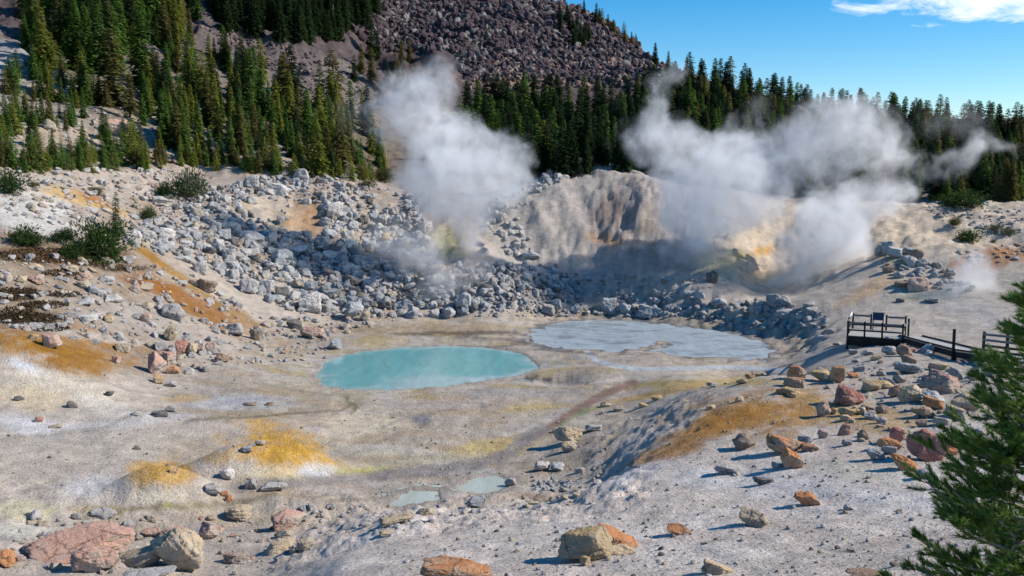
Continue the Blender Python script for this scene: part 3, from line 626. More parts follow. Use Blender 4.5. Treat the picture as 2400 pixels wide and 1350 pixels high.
# individually placed boulders: (px, py of the base, width, height, colour, angularity, tilt)
BIG = [
 # near the camera
 (1070,1372,165,66,'rust',.35,4,'big burnt orange boulder at the very bottom edge, mostly cut off'),
 (1370,1324,126,80,'ochre',.55,-6,'large tan boulder with an ochre top, biggest of the trio on the pale slope'),
 (1448,1296,100,52,'rust',.3,8,'reddish brown rounded boulder leaning behind the large tan boulder'),
 (1459,1303,62,28,'tan',.35,4,'low tan rock tucked in front of the reddish brown rounded boulder'),
 (1372,1328,24,23,'ochre',.4,0,'fist sized ochre stone at the foot of the large tan boulder'),
 (1592,1256,56,27,'rust',.4,6,'lone flat rust brown rock on the bare pale slope left of the standing tan boulder'),
 (1767,1238,68,44,'tan',.45,8,'standing tan boulder with a brown top alone on the pale slope'),
 (1891,1189,58,36,'rust',.7,28,'pointed orange wedge of rock lying alone below the big boulders'),
 (1990,1197,26,15,'grey',.5,0,'small grey stone right of the pointed orange wedge'),
 (1682,1350,74,36,'tan',.65,16,'olive tan angular rock at the bottom edge, right of the tan trio'),
 (2040,1358,110,28,'brown',.5,0,'broad brown rock cut by the bottom edge beside the pine branches'),
 (1705,1115,60,26,'grey',.6,6,'dark grey cracked flat boulder with a shadow on white ground'),
 (1790,1137,50,19,'dark',.5,4,'low dark grey rock ringed by white crust'),
 (1838,1070,84,50,'rust',.5,10,'big orange boulder with a cream underside resting on a smaller rock'),
 (1856,1101,54,40,'rust',.6,30,'slanting orange and tan rock leaning under the big orange boulder'),
 (1742,1057,52,36,'brown',.6,-4,'rust brown angular boulder left of the big orange boulder'),
 (1822,1099,28,16,'grey',.4,0,'rounded grey stone beside the slanting orange and tan rock'),
 (1887,1047,34,25,'grey',.6,0,'dark topped grey rock right of the big orange boulder'),
 (1898,1059,38,18,'rust',.5,6,'flat orange rock in front of the dark topped grey rock'),
 (1991,954,66,42,'red',.7,10,'blocky red boulder casting a shadow on the ochre patch'),
 (1931,980,34,36,'pink',.6,10,'upright pink orange rock on the ochre patch'),
 (1956,973,20,18,'ochre',.5,0,'small ochre stone touching the upright pink orange rock'),
 (1990,977,48,22,'ochre',.5,0,'flat yellow brown rock below the blocky red boulder'),
 (2018,973,20,18,'tan',.5,0,'little tan rock right of the flat yellow brown rock'),
 (2068,971,32,22,'brown',.7,0,'dark brown jagged rock right of the ochre patch'),
 (2027,963,20,12,'dark',.5,0,'little dark rock below the blocky red boulder'),
 (1984,989,30,16,'tan',.5,10,'tan slab below the flat yellow brown rock'),
 (2040,985,30,17,'grey',.5,0,'grey stone in the mixed row under the ochre patch, left one'),
 (2062,994,30,18,'grey',.5,0,'grey stone in the mixed row under the ochre patch, right one'),
 (1980,1023,32,29,'red',.6,0,'cracked red rock beneath the ochre patch'),
 (1928,1029,24,20,'pink',.6,0,'pinkish rock left of the cracked red rock'),
 (2023,1036,28,26,'brown',.6,8,'brown wedge shaped rock right of the cracked red rock'),
 (1985,1046,24,15,'grey',.5,0,'grey brown stone below the cracked red rock'),
 (2085,1057,54,30,'rust',.55,14,'orange slab left of the massive red block'),
 (2101,1043,34,40,'red',.5,22,'tall red rock behind the orange slab'),
 (2083,1067,36,21,'blue',.3,4,'smooth grey oval boulder in front of the orange slab'),
 (2054,1081,44,30,'blue',.4,22,'grey rock with a red end left of the smooth grey oval boulder'),
 (2170,1088,86,76,'red',.75,18,'massive red block, largest rock of the slope beside the pine'),
 (2116,1106,66,38,'rust',.5,26,'long orange rock tilted below the massive red block'),
 (2223,1072,40,30,'rust',.4,0,'round orange boulder right of the massive red block'),
 (2171,1125,44,27,'blue',.6,10,'pale grey angular boulder below the massive red block'),
 (2158,1002,24,17,'brown',.5,0,'small brown rock above the massive red block'),
 (2135,947,54,42,'tan',.65,14,'split tan boulder with a dark left face'),
 (2096,934,30,28,'brown',.65,-10,'dark shadowed face of rock left of the split tan boulder'),
 (2186,962,50,28,'rust',.55,14,'orange tan slab right of the split tan boulder'),
 (2164,982,54,30,'rust',.45,20,'long orange tan rock pointing down slope under the split tan boulder'),
 (2210,999,46,20,'tan',.4,12,'flat tan rock right of the long orange tan rock'),
 (2240,987,52,32,'tan',.6,16,'tan angular boulder on the right end of the orange slabs'),
 (2262,976,62,50,'tan',.7,10,'tall cream and brown boulder partly behind the pine tips'),
 (2188,947,60,30,'white',.5,12,'whitish rounded boulder behind the orange tan slab'),
 (2203,929,86,54,'pink',.55,16,'large purple pink boulder in the upper row near the pine'),
 (2042,920,42,29,'ochre',.5,6,'yellow ochre boulder above the ochre patch, right of the blocky red boulder'),
 (1848,927,54,20,'ochre',.5,0,'brown yellow flat boulder under the orange capped rock'),
 (1861,910,50,25,'rust',.5,0,'orange capped rock sitting on the brown yellow flat boulder'),
 (1855,933,24,13,'ochre',.5,0,'little yellow stone at the foot of the brown yellow flat boulder'),
 (1868,890,44,31,'rust',.45,6,'round orange brown boulder, left end of the crest row'),
 (1930,897,56,27,'ochre',.6,0,'olive yellow blocky boulder in the crest row'),
 (1962,901,34,40,'rust',.45,0,'orange topped tall boulder in the crest row'),
 (1920,878,44,18,'tan',.5,0,'pale tan rock behind the olive yellow blocky boulder'),
 (2000,886,32,11,'rust',.4,0,'low orange rock right of the crest row'),
 (2070,913,50,20,'ochre',.5,12,'yellow orange slab beside the large purple pink boulder'),
 (1780,883,34,12,'tan',.3,0,'smooth tan oval rock on the crest, left of the round orange brown boulder'),
 (1757,889,22,12,'rust',.4,0,'small orange rock touching the smooth tan oval rock'),
 (1740,901,26,14,'ochre',.4,0,'ochre stone below the smooth tan oval rock'),
 (1675,908,36,12,'tan',.4,0,'flat tan rock by the thin stream'),
 (1732,944,18,14,'tan',.5,0,'lone brown pebble like rock at the left rim of the ochre patch'),
 (1666,961,22,12,'tan',.4,0,'tan stone on the white crust left of the ochre patch'),
 (1540,939,28,11,'ochre',.4,0,'tan rock on the ochre bank above the blue shadow'),
 (1420,955,26,13,'tan',.5,0,'pale tan rock beside the red stream bed, upper one'),
 (1447,966,26,14,'tan',.5,0,'olive tan rock beside the red stream bed, lower one'),
 (1507,956,22,11,'ochre',.4,0,'ochre rock above the blue shadow, left of its neighbour'),
 (1410,972,15,8,'grey',.5,0,'little grey stone left of the red stream bed rocks'),
 (1331,1048,64,46,'tan',.65,8,'big split tan boulder at the stream edge in the middle'),
 (1334,1062,36,26,'tan',.7,0,'triangular tan rock in front of the big split tan boulder'),
 (1303,1016,18,13,'tan',.4,0,'small tan stone behind the big split tan boulder'),
 (1391,1012,38,15,'grey',.6,0,'flat blue grey rock on the pale slope right of the big split tan boulder'),
 (1272,1107,36,24,'white',.45,10,'pale white rock on the shore of the steaming trickle'),
 (1306,1107,32,22,'blue',.4,0,'grey rounded rock right of the pale white rock'),
 (1360,1110,24,14,'grey',.4,0,'grey rock at the foot of the shaded bank'),
 # by the boardwalk
 (2086,834,38,21,'grey',.35,0,'rounded grey boulder below the viewing platform'),
 (2120,838,38,27,'brown',.55,16,'brown grey boulder right of the rounded grey boulder below the platform'),
 (2175,831,32,24,'blue',.45,4,'grey boulder under the middle of the ramp'),
 (2178,836,18,14,'blue',.6,10,'small blue grey wedge against the grey boulder under the ramp'),
 (2143,827,24,12,'pink',.4,6,'low pink grey rock under the ramp'),
 (2128,858,34,22,'brown',.6,14,'dark brown boulder in the group below the platform'),
 (2000,832,22,12,'grey',.5,0,'dark grey rock on bare ground below the platform, left one'),
 (2034,834,32,13,'grey',.6,0,'jagged dark grey rock on bare ground below the platform'),
 (2053,846,25,15,'tan',.35,4,'tan rock in front of the jagged dark grey rock'),
 (2006,851,20,9,'grey',.5,0,'flat dark rock below the left end of the platform'),
 (2130,878,70,27,'blue',.4,8,'long grey slab half buried beneath the dark brown boulder'),
 (2201,869,48,19,'tan',.4,0,'tan rock with a reddish top below the ramp'),
 (2195,885,34,18,'dark',.5,6,'dark grey rock in front of the tan rock with a reddish top'),
 (2240,895,36,30,'grey',.65,14,'upright grey tan boulder right of the dark grey rock'),
 (2222,892,22,13,'ochre',.5,6,'small ochre rock left of the upright grey tan boulder'),
 (2289,885,38,21,'white',.4,4,'pale rounded boulder by the pine tips below the ramp'),
 (2317,885,28,26,'grey',.5,0,'grey boulder touching the pale rounded boulder by the pine tips'),
 (2279,894,26,14,'tan',.4,8,'tan rock in front of the pale rounded boulder'),
 (2013,873,26,16,'grey',.55,0,'grey angular rock behind the yellow boulders of the crest row'),
 (2065,883,22,14,'tan',.5,0,'olive tan rock above the large purple pink boulder, left one'),
 (2108,900,30,19,'tan',.5,16,'tan pointed rock left of the large purple pink boulder'),
 (2080,900,32,15,'blue',.45,0,'blue grey rock left of the tan pointed rock'),
 (1995,808,24,11,'grey',.35,0,'rounded grey rock against the left foot of the platform'),
 (1962,811,20,9,'grey',.5,0,'low grey rock left of the platform'),
 (1946,784,24,14,'grey',.6,0,'grey angular rock on the bare rise left of the platform'),
 # rock cluster above the platform
 (2062,600,24,24,'grey',.5,0,'grey boulder at the left end of the cluster above the platform'),
 (2081,600,28,31,'blue',.5,-8,'tall grey boulder at the top of the cluster above the platform'),
 (2097,607,36,24,'blue',.6,14,'greenish grey wedge in the cluster above the platform'),
 (2128,596,26,14,'grey',.5,0,'grey rock at the top of the brown pile'),
 (2147,609,34,24,'brown',.4,6,'brown round boulder at the top of the brown pile'),
 (2130,626,38,25,'grey',.45,18,'grey oval boulder under the brown round boulder'),
 (2161,625,24,14,'grey',.5,0,'small grey rock right of the grey oval boulder'),
 (2082,641,26,17,'brown',.5,6,'brown striped rock below the cluster above the platform'),
 (2155,641,24,14,'white',.4,0,'pale rock below the grey oval boulder'),
 (2107,653,24,14,'grey',.5,0,'grey rock right of the brown striped rock'),
 (2151,684,46,31,'pink',.5,0,'big pink brown boulder alone on the cream slope above the platform'),
 (2115,676,36,16,'brown',.5,6,'flat orange brown rock left of the big pink brown boulder'),
 (2110,709,20,9,'dark',.4,0,'dark flat rock under the flat orange brown rock'),
 (2184,712,32,14,'grey',.5,0,'low grey outcrop under the big pink brown boulder'),
 (2225,650,26,12,'dark',.5,0,'dark rock on the rim right of the cluster'),
 # mounds behind the mud pool
 (1669,667,28,30,'dark',.5,0,'dark crag standing in the steam behind the mud pool'),
 (1688,724,28,23,'blue',.5,0,'blue grey boulder on the mound, left of the dark topped pair'),
 (1769,737,30,23,'grey',.5,0,'grey boulder behind the mud pool, left of the tall mound rocks'),
 (1812,722,34,30,'grey',.6,0,'dark topped grey boulder on the mound crest'),
 (1838,718,36,22,'grey',.55,10,'blocky grey boulder right of the dark topped grey boulder'),
 (1838,752,38,26,'grey',.45,4,'big rounded grey boulder on the front of the mound'),
 (1815,705,22,11,'dark',.5,0,'dark flat rock at the top of the mound'),
 (1895,722,26,14,'grey',.5,0,'dark grey rock right of the mound crest'),
 (1902,737,28,15,'grey',.4,0,'rounded grey rock right of the big rounded grey boulder'),
 (1880,752,32,17,'grey',.45,12,'grey slab right of the big rounded grey boulder'),
 (1930,771,14,9,'dark',.5,0,'little dark rock on the right foot of the mound'),
 (1423,738,42,36,'blue',.35,0,'large blue grey dome shaped boulder at the back shore of the mud pool'),
 (1465,740,30,26,'blue',.35,0,'round blue grey boulder right of the large dome shaped one'),
 (1525,747,58,28,'blue',.55,10,'long blue grey boulder at the back shore of the mud pool'),
 (1455,697,20,17,'grey',.5,0,'grey rock on the rise behind the large dome shaped boulder'),
 (1540,702,20,17,'grey',.5,0,'dark grey rock on the rise behind the long blue grey boulder'),
 (1538,722,26,22,'blue',.5,0,'blue boulder above the right end of the long blue grey boulder'),
 (1610,700,40,18,'blue',.45,0,'flat blue grey rock on the mound left of the dark crag'),
 (1640,702,24,18,'blue',.5,0,'blue grey rock right of the flat blue grey rock'),
 (1086,737,36,46,'blue',.8,0,'pointed blue grey slab standing at the back of the basin'),
 (1285,742,32,26,'grey',.6,16,'dark grey slanted boulder on the back shore, left of the mud pool'),
 (1350,738,30,20,'grey',.5,0,'grey boulder above the left corner of the mud pool'),
 (1075,634,16,20,'white',.6,0,'pale angular stone beside the steam vent'),
 (1245,612,40,20,'blue',.5,4,'large pale blue boulder on the ridge right of the steam vent'),
 # left slope and rubble
 (727,738,50,46,'white',.45,0,'large white boulder with an orange scar at the foot of the rubble slope'),
 (833,752,34,40,'blue',.75,14,'slanted dark grey block at the foot of the rubble, near the pool'),
 (277,322,54,36,'pink',.45,6,'big pink boulder in the gap of the left forest'),
 (138,190,32,20,'white',.4,0,'pale boulder under the trees of the upper left forest'),
 (117,310,28,26,'tan',.5,0,'tan boulder in the left forest clearing'),
 (857,753,22,20,'tan',.3,0,'round tan boulder right of the slanted dark grey block'),
 (407,754,54,38,'grey',.35,4,'big round grey boulder on the ochre strip'),
 (123,821,42,36,'pink',.4,0,'round pinkish boulder on the ochre mound'),
 (78,798,24,15,'ochre',.4,0,'small orange rock left of the round pinkish boulder'),
 (369,882,42,54,'pink',.45,-8,'tall pink and orange boulder at the foot of the slope'),
 (397,860,28,32,'pink',.5,0,'tan pink boulder right of the tall pink and orange boulder'),
 (405,878,32,18,'rust',.5,4,'rusty rock at the right foot of the tall pink and orange boulder'),
 (372,902,24,22,'ochre',.6,10,'orange rock under the tall pink and orange boulder'),
 (368,836,24,14,'red',.5,0,'red rock behind the tall pink and orange boulder'),
 (425,833,28,31,'red',.45,6,'dark red boulder above the tall pink and orange boulder'),
 (378,824,28,22,'grey',.5,0,'grey brown boulder left of the dark red boulder'),
 (450,834,26,28,'tan',.4,0,'tan boulder right of the dark red boulder'),
 (473,832,26,26,'pink',.4,0,'pink boulder right of the tan boulder'),
 (496,834,24,28,'pink',.45,0,'second pink boulder at the right end of the pink row'),
 (520,852,32,22,'brown',.5,6,'brown pink rock below the second pink boulder'),
 (274,854,20,18,'pink',.35,0,'small salmon pink rock on the rim of the ochre mound'),
 (289,828,34,22,'tan',.45,0,'tan cracked boulder above the small salmon pink rock'),
 (399,802,26,32,'ochre',.65,-20,'leaning orange tan slab above the pink boulders'),
 (208,755,48,19,'white',.35,0,'flat white oval boulder above the ochre mound'),
 (256,759,22,18,'ochre',.45,0,'orange brown rock right of the flat white oval boulder'),
 (342,757,28,20,'pink',.4,0,'pinkish rock left of the big round grey boulder'),
 (163,750,36,18,'grey',.4,0,'grey rock left of the flat white oval boulder'),
 (145,770,26,14,'grey',.5,0,'dark grey rock above the round pinkish boulder, right one'),
 (112,775,30,15,'grey',.4,0,'grey rock above the round pinkish boulder'),
 (85,772,32,16,'grey',.4,0,'low grey rock above the round pinkish boulder, left one'),
 (251,668,34,20,'white',.35,0,'white and pink boulder left of the rust strip'),
 (198,663,34,22,'pink',.4,0,'pink tan boulder left of the white and pink boulder'),
 (198,680,32,20,'tan',.4,0,'tan boulder below the pink tan boulder'),
 (84,633,34,15,'tan',.3,0,'tan oval rock on the dark soil below the round bush'),
 (342,684,32,17,'tan',.55,0,'lone tan flat rock on the rust strip'),
 (395,691,14,10,'ochre',.5,0,'small tan rock below the lone tan flat rock'),
 (165,640,36,18,'tan',.45,0,'light brown boulder below the round bush'),
 (85,668,34,22,'pink',.5,0,'pink grey boulder among the dark mats'),
 (50,665,26,17,'tan',.35,0,'tan rock left of the pink grey boulder'),
 (200,718,40,18,'white',.4,0,'light grey slab below the tan boulder'),
 (268,712,40,20,'white',.45,8,'whitish grey boulder in the middle of the left slope'),
 (220,692,26,22,'blue',.6,0,'bluish broken rock in the middle of the left slope'),
 (590,576,58,31,'white',.55,14,'largest white block near the top of the rubble slope'),
 (537,551,54,28,'white',.45,4,'broad white boulder left of the largest white block'),
 (523,569,36,28,'blue',.45,0,'round blue white boulder under the broad white boulder'),
 (392,561,38,24,'white',.35,8,'smooth cream boulder at the upper left of the rubble slope'),
 (314,567,38,26,'white',.5,0,'pale boulder at the left tip of the rubble slope'),
 (375,479,36,17,'white',.5,8,'striped white and pink rock under the bush with a dead top'),
 (469,644,32,30,'white',.5,0,'bright white boulder at the lower left of the rubble slope'),
 (662,626,48,38,'blue',.55,0,'large blue white boulder in the middle of the rubble slope'),
 (785,518,36,40,'white',.45,8,'tall white boulder by the bare rust streak'),
 (756,586,30,28,'blue',.65,0,'pointed blue grey boulder below the bare rust streak'),
 (700,604,40,26,'blue',.5,0,'blue white boulder left of the pointed blue grey boulder'),
 (585,692,44,36,'white',.5,6,'pinkish white boulder low on the rubble slope'),
 (485,688,44,30,'brown',.6,16,'rust brown broken boulder at the rubble edge by the ochre strip'),
 (457,672,24,16,'tan',.4,0,'cream rock left of the rust brown broken boulder'),
 (655,460,56,26,'white',.65,8,'big pale block below the shrubs at the top of the rubble'),
 (705,425,38,26,'white',.5,0,'white boulder on the skyline of the rubble slope'),
 (590,442,34,28,'white',.5,0,'white boulder left of the big pale block'),
 (550,790,40,30,'grey',.6,0,'grey broken boulder at the lower right of the left slope'),
 (600,800,32,26,'brown',.6,10,'brown pink slab near the pool inlet'),
 (690,775,36,24,'dark',.6,10,'dark purple rock on the flat between rubble and pool'),
 (735,795,60,26,'pink',.5,8,'low pink grey outcrop above the left end of the pool'),
 (785,822,30,26,'blue',.5,0,'grey boulder at the left shore of the pool'),
 # bottom left
 (190,1326,232,96,'pink',.3,-4,'huge flat pink boulder near the bottom left corner'),
 (222,1348,100,64,'pink',.7,4,'pink peaked boulder in front of the huge flat pink boulder'),
 (428,1352,96,112,'tan',.4,-38,'tall leaning tan slab with a rust stain'),
 (335,1335,140,54,'tan',.6,-24,'long cream slab lying under the tall leaning tan slab'),
 (350,1362,120,34,'white',.5,0,'pale rock cut by the bottom edge under the leaning slab'),
 (408,1270,64,35,'pink',.6,0,'pink grey block behind the tall leaning tan slab'),
 (496,1266,56,42,'pink',.5,0,'pinkish boulder with a pale foot right of the leaning slab'),
 (560,1224,62,40,'tan',.6,0,'tan and pink cracked boulder left of the round pink boulder'),
 (676,1245,76,50,'pink',.4,0,'round pink boulder standing at the grey puddle'),
 (666,1262,46,20,'tan',.6,0,'olive rock at the foot of the round pink boulder'),
 (655,1298,76,34,'tan',.6,-14,'pale tan ledge below the round pink boulder'),
 (718,1290,44,28,'tan',.6,-10,'cream rock right of the pale tan ledge'),
 (555,1322,60,28,'pink',.5,0,'pinkish low boulder right of the tall leaning tan slab'),
 (355,1260,40,22,'pink',.5,0,'brown pink rock left of the pink grey block'),
 (323,1268,30,19,'tan',.5,0,'small tan rock left of the brown pink rock'),
 (283,1284,66,26,'tan',.6,-10,'tan slab behind the pink peaked boulder'),
 (640,1154,62,25,'white',.35,4,'smooth cream oval boulder below the larger yellow mound'),
 (588,1151,26,27,'grey',.5,0,'grey upright rock left of the smooth cream oval boulder'),
 (498,1163,44,28,'grey',.6,0,'grey green boulder between the two yellow mounds'),
 (527,1166,18,14,'rust',.5,0,'small rust rock right of the grey green boulder'),
 (536,1178,16,17,'rust',.4,0,'second small rust rock standing below the other'),
 (533,1128,34,28,'white',.6,0,'white crumbling rock between the two yellow mounds'),
 (8,1334,52,44,'rust',.45,0,'orange tan boulder at the left edge bottom corner'),
 (240,1219,62,25,'grey',.5,0,'dark grey boulder above the huge flat pink boulder'),
 (85,1225,26,28,'grey',.5,0,'small grey rock at the left of the dark grey boulder'),
 (168,958,24,17,'dark',.55,0,'dark rock alone on the cream mound'),
 (258,930,18,14,'dark',.5,0,'dark rock on the cream mound, upper right one'),
 (45,940,26,12,'dark',.6,0,'dark block on the left side of the cream mound'),
 (130,1004,30,10,'tan',.4,0,'tan rock at the foot of the cream mound'),
 (92,990,18,12,'red',.5,0,'small red stone at the foot of the cream mound'),
 (375,978,36,14,'dark',.5,0,'dark grey flat rock in the wet hollow left of the pool'),
 (320,976,20,11,'grey',.5,0,'grey rock left of the dark grey flat rock'),
 (400,968,22,16,'grey',.5,0,'grey rock right of the dark grey flat rock'),
 (586,952,32,10,'brown',.4,0,'brown flat stone on the flats left of the pool'),
 (632,952,22,9,'brown',.4,0,'second brown flat stone on the flats left of the pool'),
 (400,908,28,14,'grey',.5,0,'grey rock below the orange rock at the foot of the slope'),
 (407,1110,18,13,'ochre',.5,0,'little rock on top of the smaller yellow mound'),
 (610,1046,22,14,'tan',.5,0,'tan rock on top of the larger yellow mound'),
 (577,1063,28,17,'grey',.5,0,'grey rough rock on the left flank of the larger yellow mound'),
 (592,1046,14,8,'grey',.5,0,'grey pebble like rock by the tan rock on the larger mound'),
 (322,1055,16,10,'brown',.5,0,'small brown rock on the pale plain'),
 (1013,1227,17,16,'white',.4,0,'white round stone on the edge of the pale slope'),
 (905,1257,32,15,'tan',.5,0,'tan lump on the pale slope below the milky pools'),
 (932,1231,84,30,'tan',.45,-6,'tan slab half buried at the edge of the pale slope'),
 (998,1211,46,24,'tan',.6,0,'tan broken rock beside the smaller milky pool'),
 (1114,1192,48,28,'blue',.5,0,'grey crusted boulder between the milky pool and the pale slope'),
 (1196,1141,28,20,'grey',.5,0,'grey rock at the right shore of the milky pool'),
 (858,1236,22,12,'grey',.5,0,'small grey stone left of the tan slab half buried'),
 (1250,1185,24,10,'tan',.5,0,'flat tan rock on the rusty patch by the bubbling mud'),
]
for (px, py, w, h, c, ang, tilt, lab) in BIG: place_rock(px, py, w, h, c, ang, tilt, None, lab)

# rubble: every boulder of the slopes, drawn by region; the largest stay boulders of their own, the rest is one heap
def in_poly(P, x, y):
    c = False
    for i in range(len(P)):
        (x1, y1), (x2, y2) = P[i], P[i - 1]
        if (y1 > y) != (y2 > y) and x < (x2 - x1) * (y - y1) / (y2 - y1) + x1: c = not c
    return c
REG = [  # name, polygon, count, size range px, exponent, colours, height ratio
 ('rubble slope', [(300,545),(380,490),(500,440),(690,405),(860,432),(980,465),(1010,600),(1060,640),(1060,742),(840,748),(700,735),(620,705),(480,630),(300,572)], 3300, (5,34), 2.8, ['blue','blue','white','white','grey','tan','blue','white','dark'], .72),
 ('ridge by the steam vent', [(1050,640),(1100,625),(1200,618),(1300,625),(1360,665),(1380,742),(1060,744)], 800, (4,24), 3.0, ['blue','grey','grey','white','blue','dark'], .75),
 ('flank of the grey dome', [(1130,520),(1160,455),(1235,405),(1250,450),(1215,520),(1260,600),(1190,600)], 70, (7,20), 1.6, ['white','white','blue'], .8),
 ('crest of the grey dome', [(1235,430),(1290,394),(1370,380),(1395,392),(1330,415),(1260,450)], 85, (8,21), 1.6, ['blue','white','blue'], .85),
 ('mound behind the mud pool', [(1370,735),(1440,690),(1560,680),(1640,700),(1720,715),(1830,700),(1940,735),(1930,770),(1780,775),(1640,760),(1500,748)], 260, (6,24), 2.0, ['blue','grey','grey','blue'], .7),
 ('upper left slope', [(0,395),(480,400),(470,470),(300,530),(230,545),(0,500)], 420, (5,20), 2.2, ['white','tan','white','pink','white'], .6),
 ('brown left slope', [(0,605),(290,600),(480,650),(640,765),(600,860),(420,880),(300,820),(0,770)], 430, (6,26), 2.0, ['tan','grey','white','grey','pink','tan','white'], .62),
 ('stony bottom left', [(0,1205),(250,1215),(520,1210),(780,1190),(700,1310),(640,1350),(0,1350)], 170, (5,26), 2.2, ['tan','pink','tan','white','grey'], .6),
 ('boulder band by the pine', [(1880,870),(2020,850),(2330,850),(2340,1060),(2230,1080),(2000,1030),(1950,950)], 170, (5,22), 2.0, ['tan','rust','grey','grey','brown','tan'], .6),
 ('pale slope', [(1300,1060),(1700,1010),(2200,1060),(2220,1340),(900,1340),(950,1230),(1350,1190)], 130, (3,11), 2.6, ['grey','tan','brown','grey'], .55),
 ('forest floor', [(0,120),(60,150),(250,200),(480,200),(520,330),(480,395),(0,395)], 300, (4,17), 2.4, ['white','tan','pink','white'], .6),
 ('far right slope', [(2170,485),(2400,490),(2400,560),(2230,535)], 120, (5,14), 2.0, ['white','grey','blue','pink'], .55),
 ('slope above the platform', [(2060,600),(2200,615),(2290,680),(2230,690),(2080,650)], 90, (5,16), 2.0, ['grey','blue','brown','grey'], .65),
 ('basin shore', [(640,745),(850,745),(1060,748),(900,760),(800,790),(790,830),(720,860),(600,850),(560,800)], 150, (5,22), 2.0, ['grey','blue','tan','grey','pink'], .65),
 ('rim at the right', [(2240,590),(2400,570),(2400,610),(2280,625)], 40, (5,16), 1.8, ['white','tan','pink'], .5),
 ('dome foot', [(1250,640),(1400,640),(1700,660),(1640,690),(1380,690)], 70, (4,14), 2.0, ['grey','blue','brown'], .6),
 ('bank of the pale slope', [(700,1190),(950,1185),(1150,1190),(1320,1130),(1400,1090),(1440,1110),(1380,1170),(1000,1230),(760,1260)], 130, (4,20), 2.2, ['tan','grey','tan','white'], .6),
 ('bubbling mud', [(1248,1128),(1340,1124),(1335,1150),(1250,1152)], 60, (5,14), 1.5, ['grey','blue'], .7),
 ('basin flat', [(0,960),(700,960),(1250,930),(1250,1090),(900,1130),(0,1150)], 60, (3,10), 2.0, ['grey','brown','dark'], .5),
]
BARE = [(700,505,45,55),(735,520,22,45),(620,487,52,34),(905,470,40,30)]
cand = []
for rname, P, cnt, (s0, s1), ex, cols, hr in REG:
    xs, ys = zip(*P); k = 0; guard = 0
    while k < cnt and guard < cnt * 30:
        guard += 1
        x = RNG.uniform(min(xs), max(xs)); y = RNG.uniform(min(ys), max(ys))
        if not in_poly(P, x, y): continue
        if rname == 'rubble slope' and any(((x - a) / c) ** 2 + ((y - b) / d) ** 2 < RNG.uniform(.3, 1.3) for a, b, c, d in BARE): continue
        w = s0 + (s1 - s0) * RNG.rand() ** ex * (1.0 if rname != 'rubble slope' else min(1, .45 + (y - 400) / 330))
        cand.append((w, x, y, hr * RNG.uniform(.5, 1.25), cols[RNG.randint(len(cols))], rname)); k += 1
        if rname in ('rubble slope', 'crest of the grey dome', 'ridge by the steam vent') and RNG.rand() < .25: pass
cand.sort(key=lambda c: -c[0])
NFREE = 300 - len(BIG)
kept, rest = [], []
for c in cand:
    if len(kept) < NFREE and all(abs(c[1] - r['px']) > .55 * (c[0] + r['w']) * .9 or abs(c[2] - r['py']) > .5 * (c[0] + r['w']) * .8 for r in ROCKS):
        place_rock(c[1], c[2], c[0], c[0] * c[3], c[4], RNG.choice([.3, .5, .7]), 0, None, None, None, c[5]); kept.append(c)
    else: rest.append(c)
def merged_rocks(name, items, cols, nvar=14, angs=(.5, .8, 1.0, 1.3)):
    """One mesh of many small stones: items = (x, y, z, sx, sy, sz, colour, subdivision, tilt)."""
    shp = {}
    Vs, Fs, Ms = [], [], []; off = 0
    for (x, y, z, sx, sy, sz, c, sub, tl) in items:
        v = RNG.randint(nvar); key = (v, sub)
        if key not in shp: shp[key] = rock_shape(300 + v * 11, sub, angs[v % 4])
        V, Fc = shp[key]
        R = np.array(Euler((RNG.uniform(-tl, tl), RNG.uniform(-tl, tl), RNG.uniform(0, 6.28))).to_matrix())
        Vs.append((V * (sx, sy, sz)) @ R.T + (x, y, z)); Fs.append(Fc + off); off += len(V); Ms.append(np.full(len(Fc), cols.index(c)))
    me = build_mesh(name, np.concatenate(Vs), np.concatenate(Fs), None, True)
    for c in cols: me.materials.append(RM[c])
    me.polygons.foreach_set('material_index', np.concatenate(Ms).astype(np.int32)); me.update()
    return link(name, me)
items = []
for (w, px, py, hr, c, rn) in rest:
    x, y, z, d = hit(px, py); s = w * d / FPX; h = s * hr * 1.2
    items.append((x, y, z + h * .16, s, s * RNG.uniform(.7, 1.1), h, c, 4 if w > 15 else 3 if w > 6 else 2, .35))
tag(merged_rocks('rubble', items, list(RM)), 'loose grey and tan stones filling the slopes between the boulders', 'rubble', None, 'stuff')
# dark talus on the mountain
items = []
def scree(P, cnt, s0, s1, ex, cs):
    xs, ys = zip(*P); k = 0; g = 0
    while k < cnt and g < cnt * 20:
        g += 1
        px = RNG.uniform(min(xs), max(xs)); py = RNG.uniform(min(ys), max(ys))
        if not in_poly(P, px, py): continue
        x, y, z, d = hit(px, py, 150); k += 1
        if d > 430: continue
        w = s0 + (s1 - s0) * RNG.rand() ** ex; s = w * d / FPX
        items.append((x, y, z + s * .15, s * RNG.uniform(.9, 1.9), s * RNG.uniform(.5, 1), s * RNG.uniform(.6, 1.5), cs[RNG.randint(len(cs))], 3 if w > 10 else 2, .9))
scree([(800,0),(1330,-10),(1500,85),(1590,145),(1560,190),(1090,190),(1060,120),(880,120),(760,20)], 7500, 4, 17, 2.8, ['scree','scree','scree','scree','scree','dark'])
scree([(1080,140),(1520,130),(1540,200),(1100,215)], 700, 4, 15, 2.0, ['scree_warm','scree_warm','scree'])  # lower talus band in the sunlit tone
scree([(420,40),(820,150),(880,260),(760,260),(600,160)], 500, 3, 8, 2.0, ['scree','scree','scree_warm'])
scree([(1180,0),(1340,0),(1520,95),(1500,130),(1330,50)], 500, 5, 18, 1.8, ['scree','scree','scree_warm'])
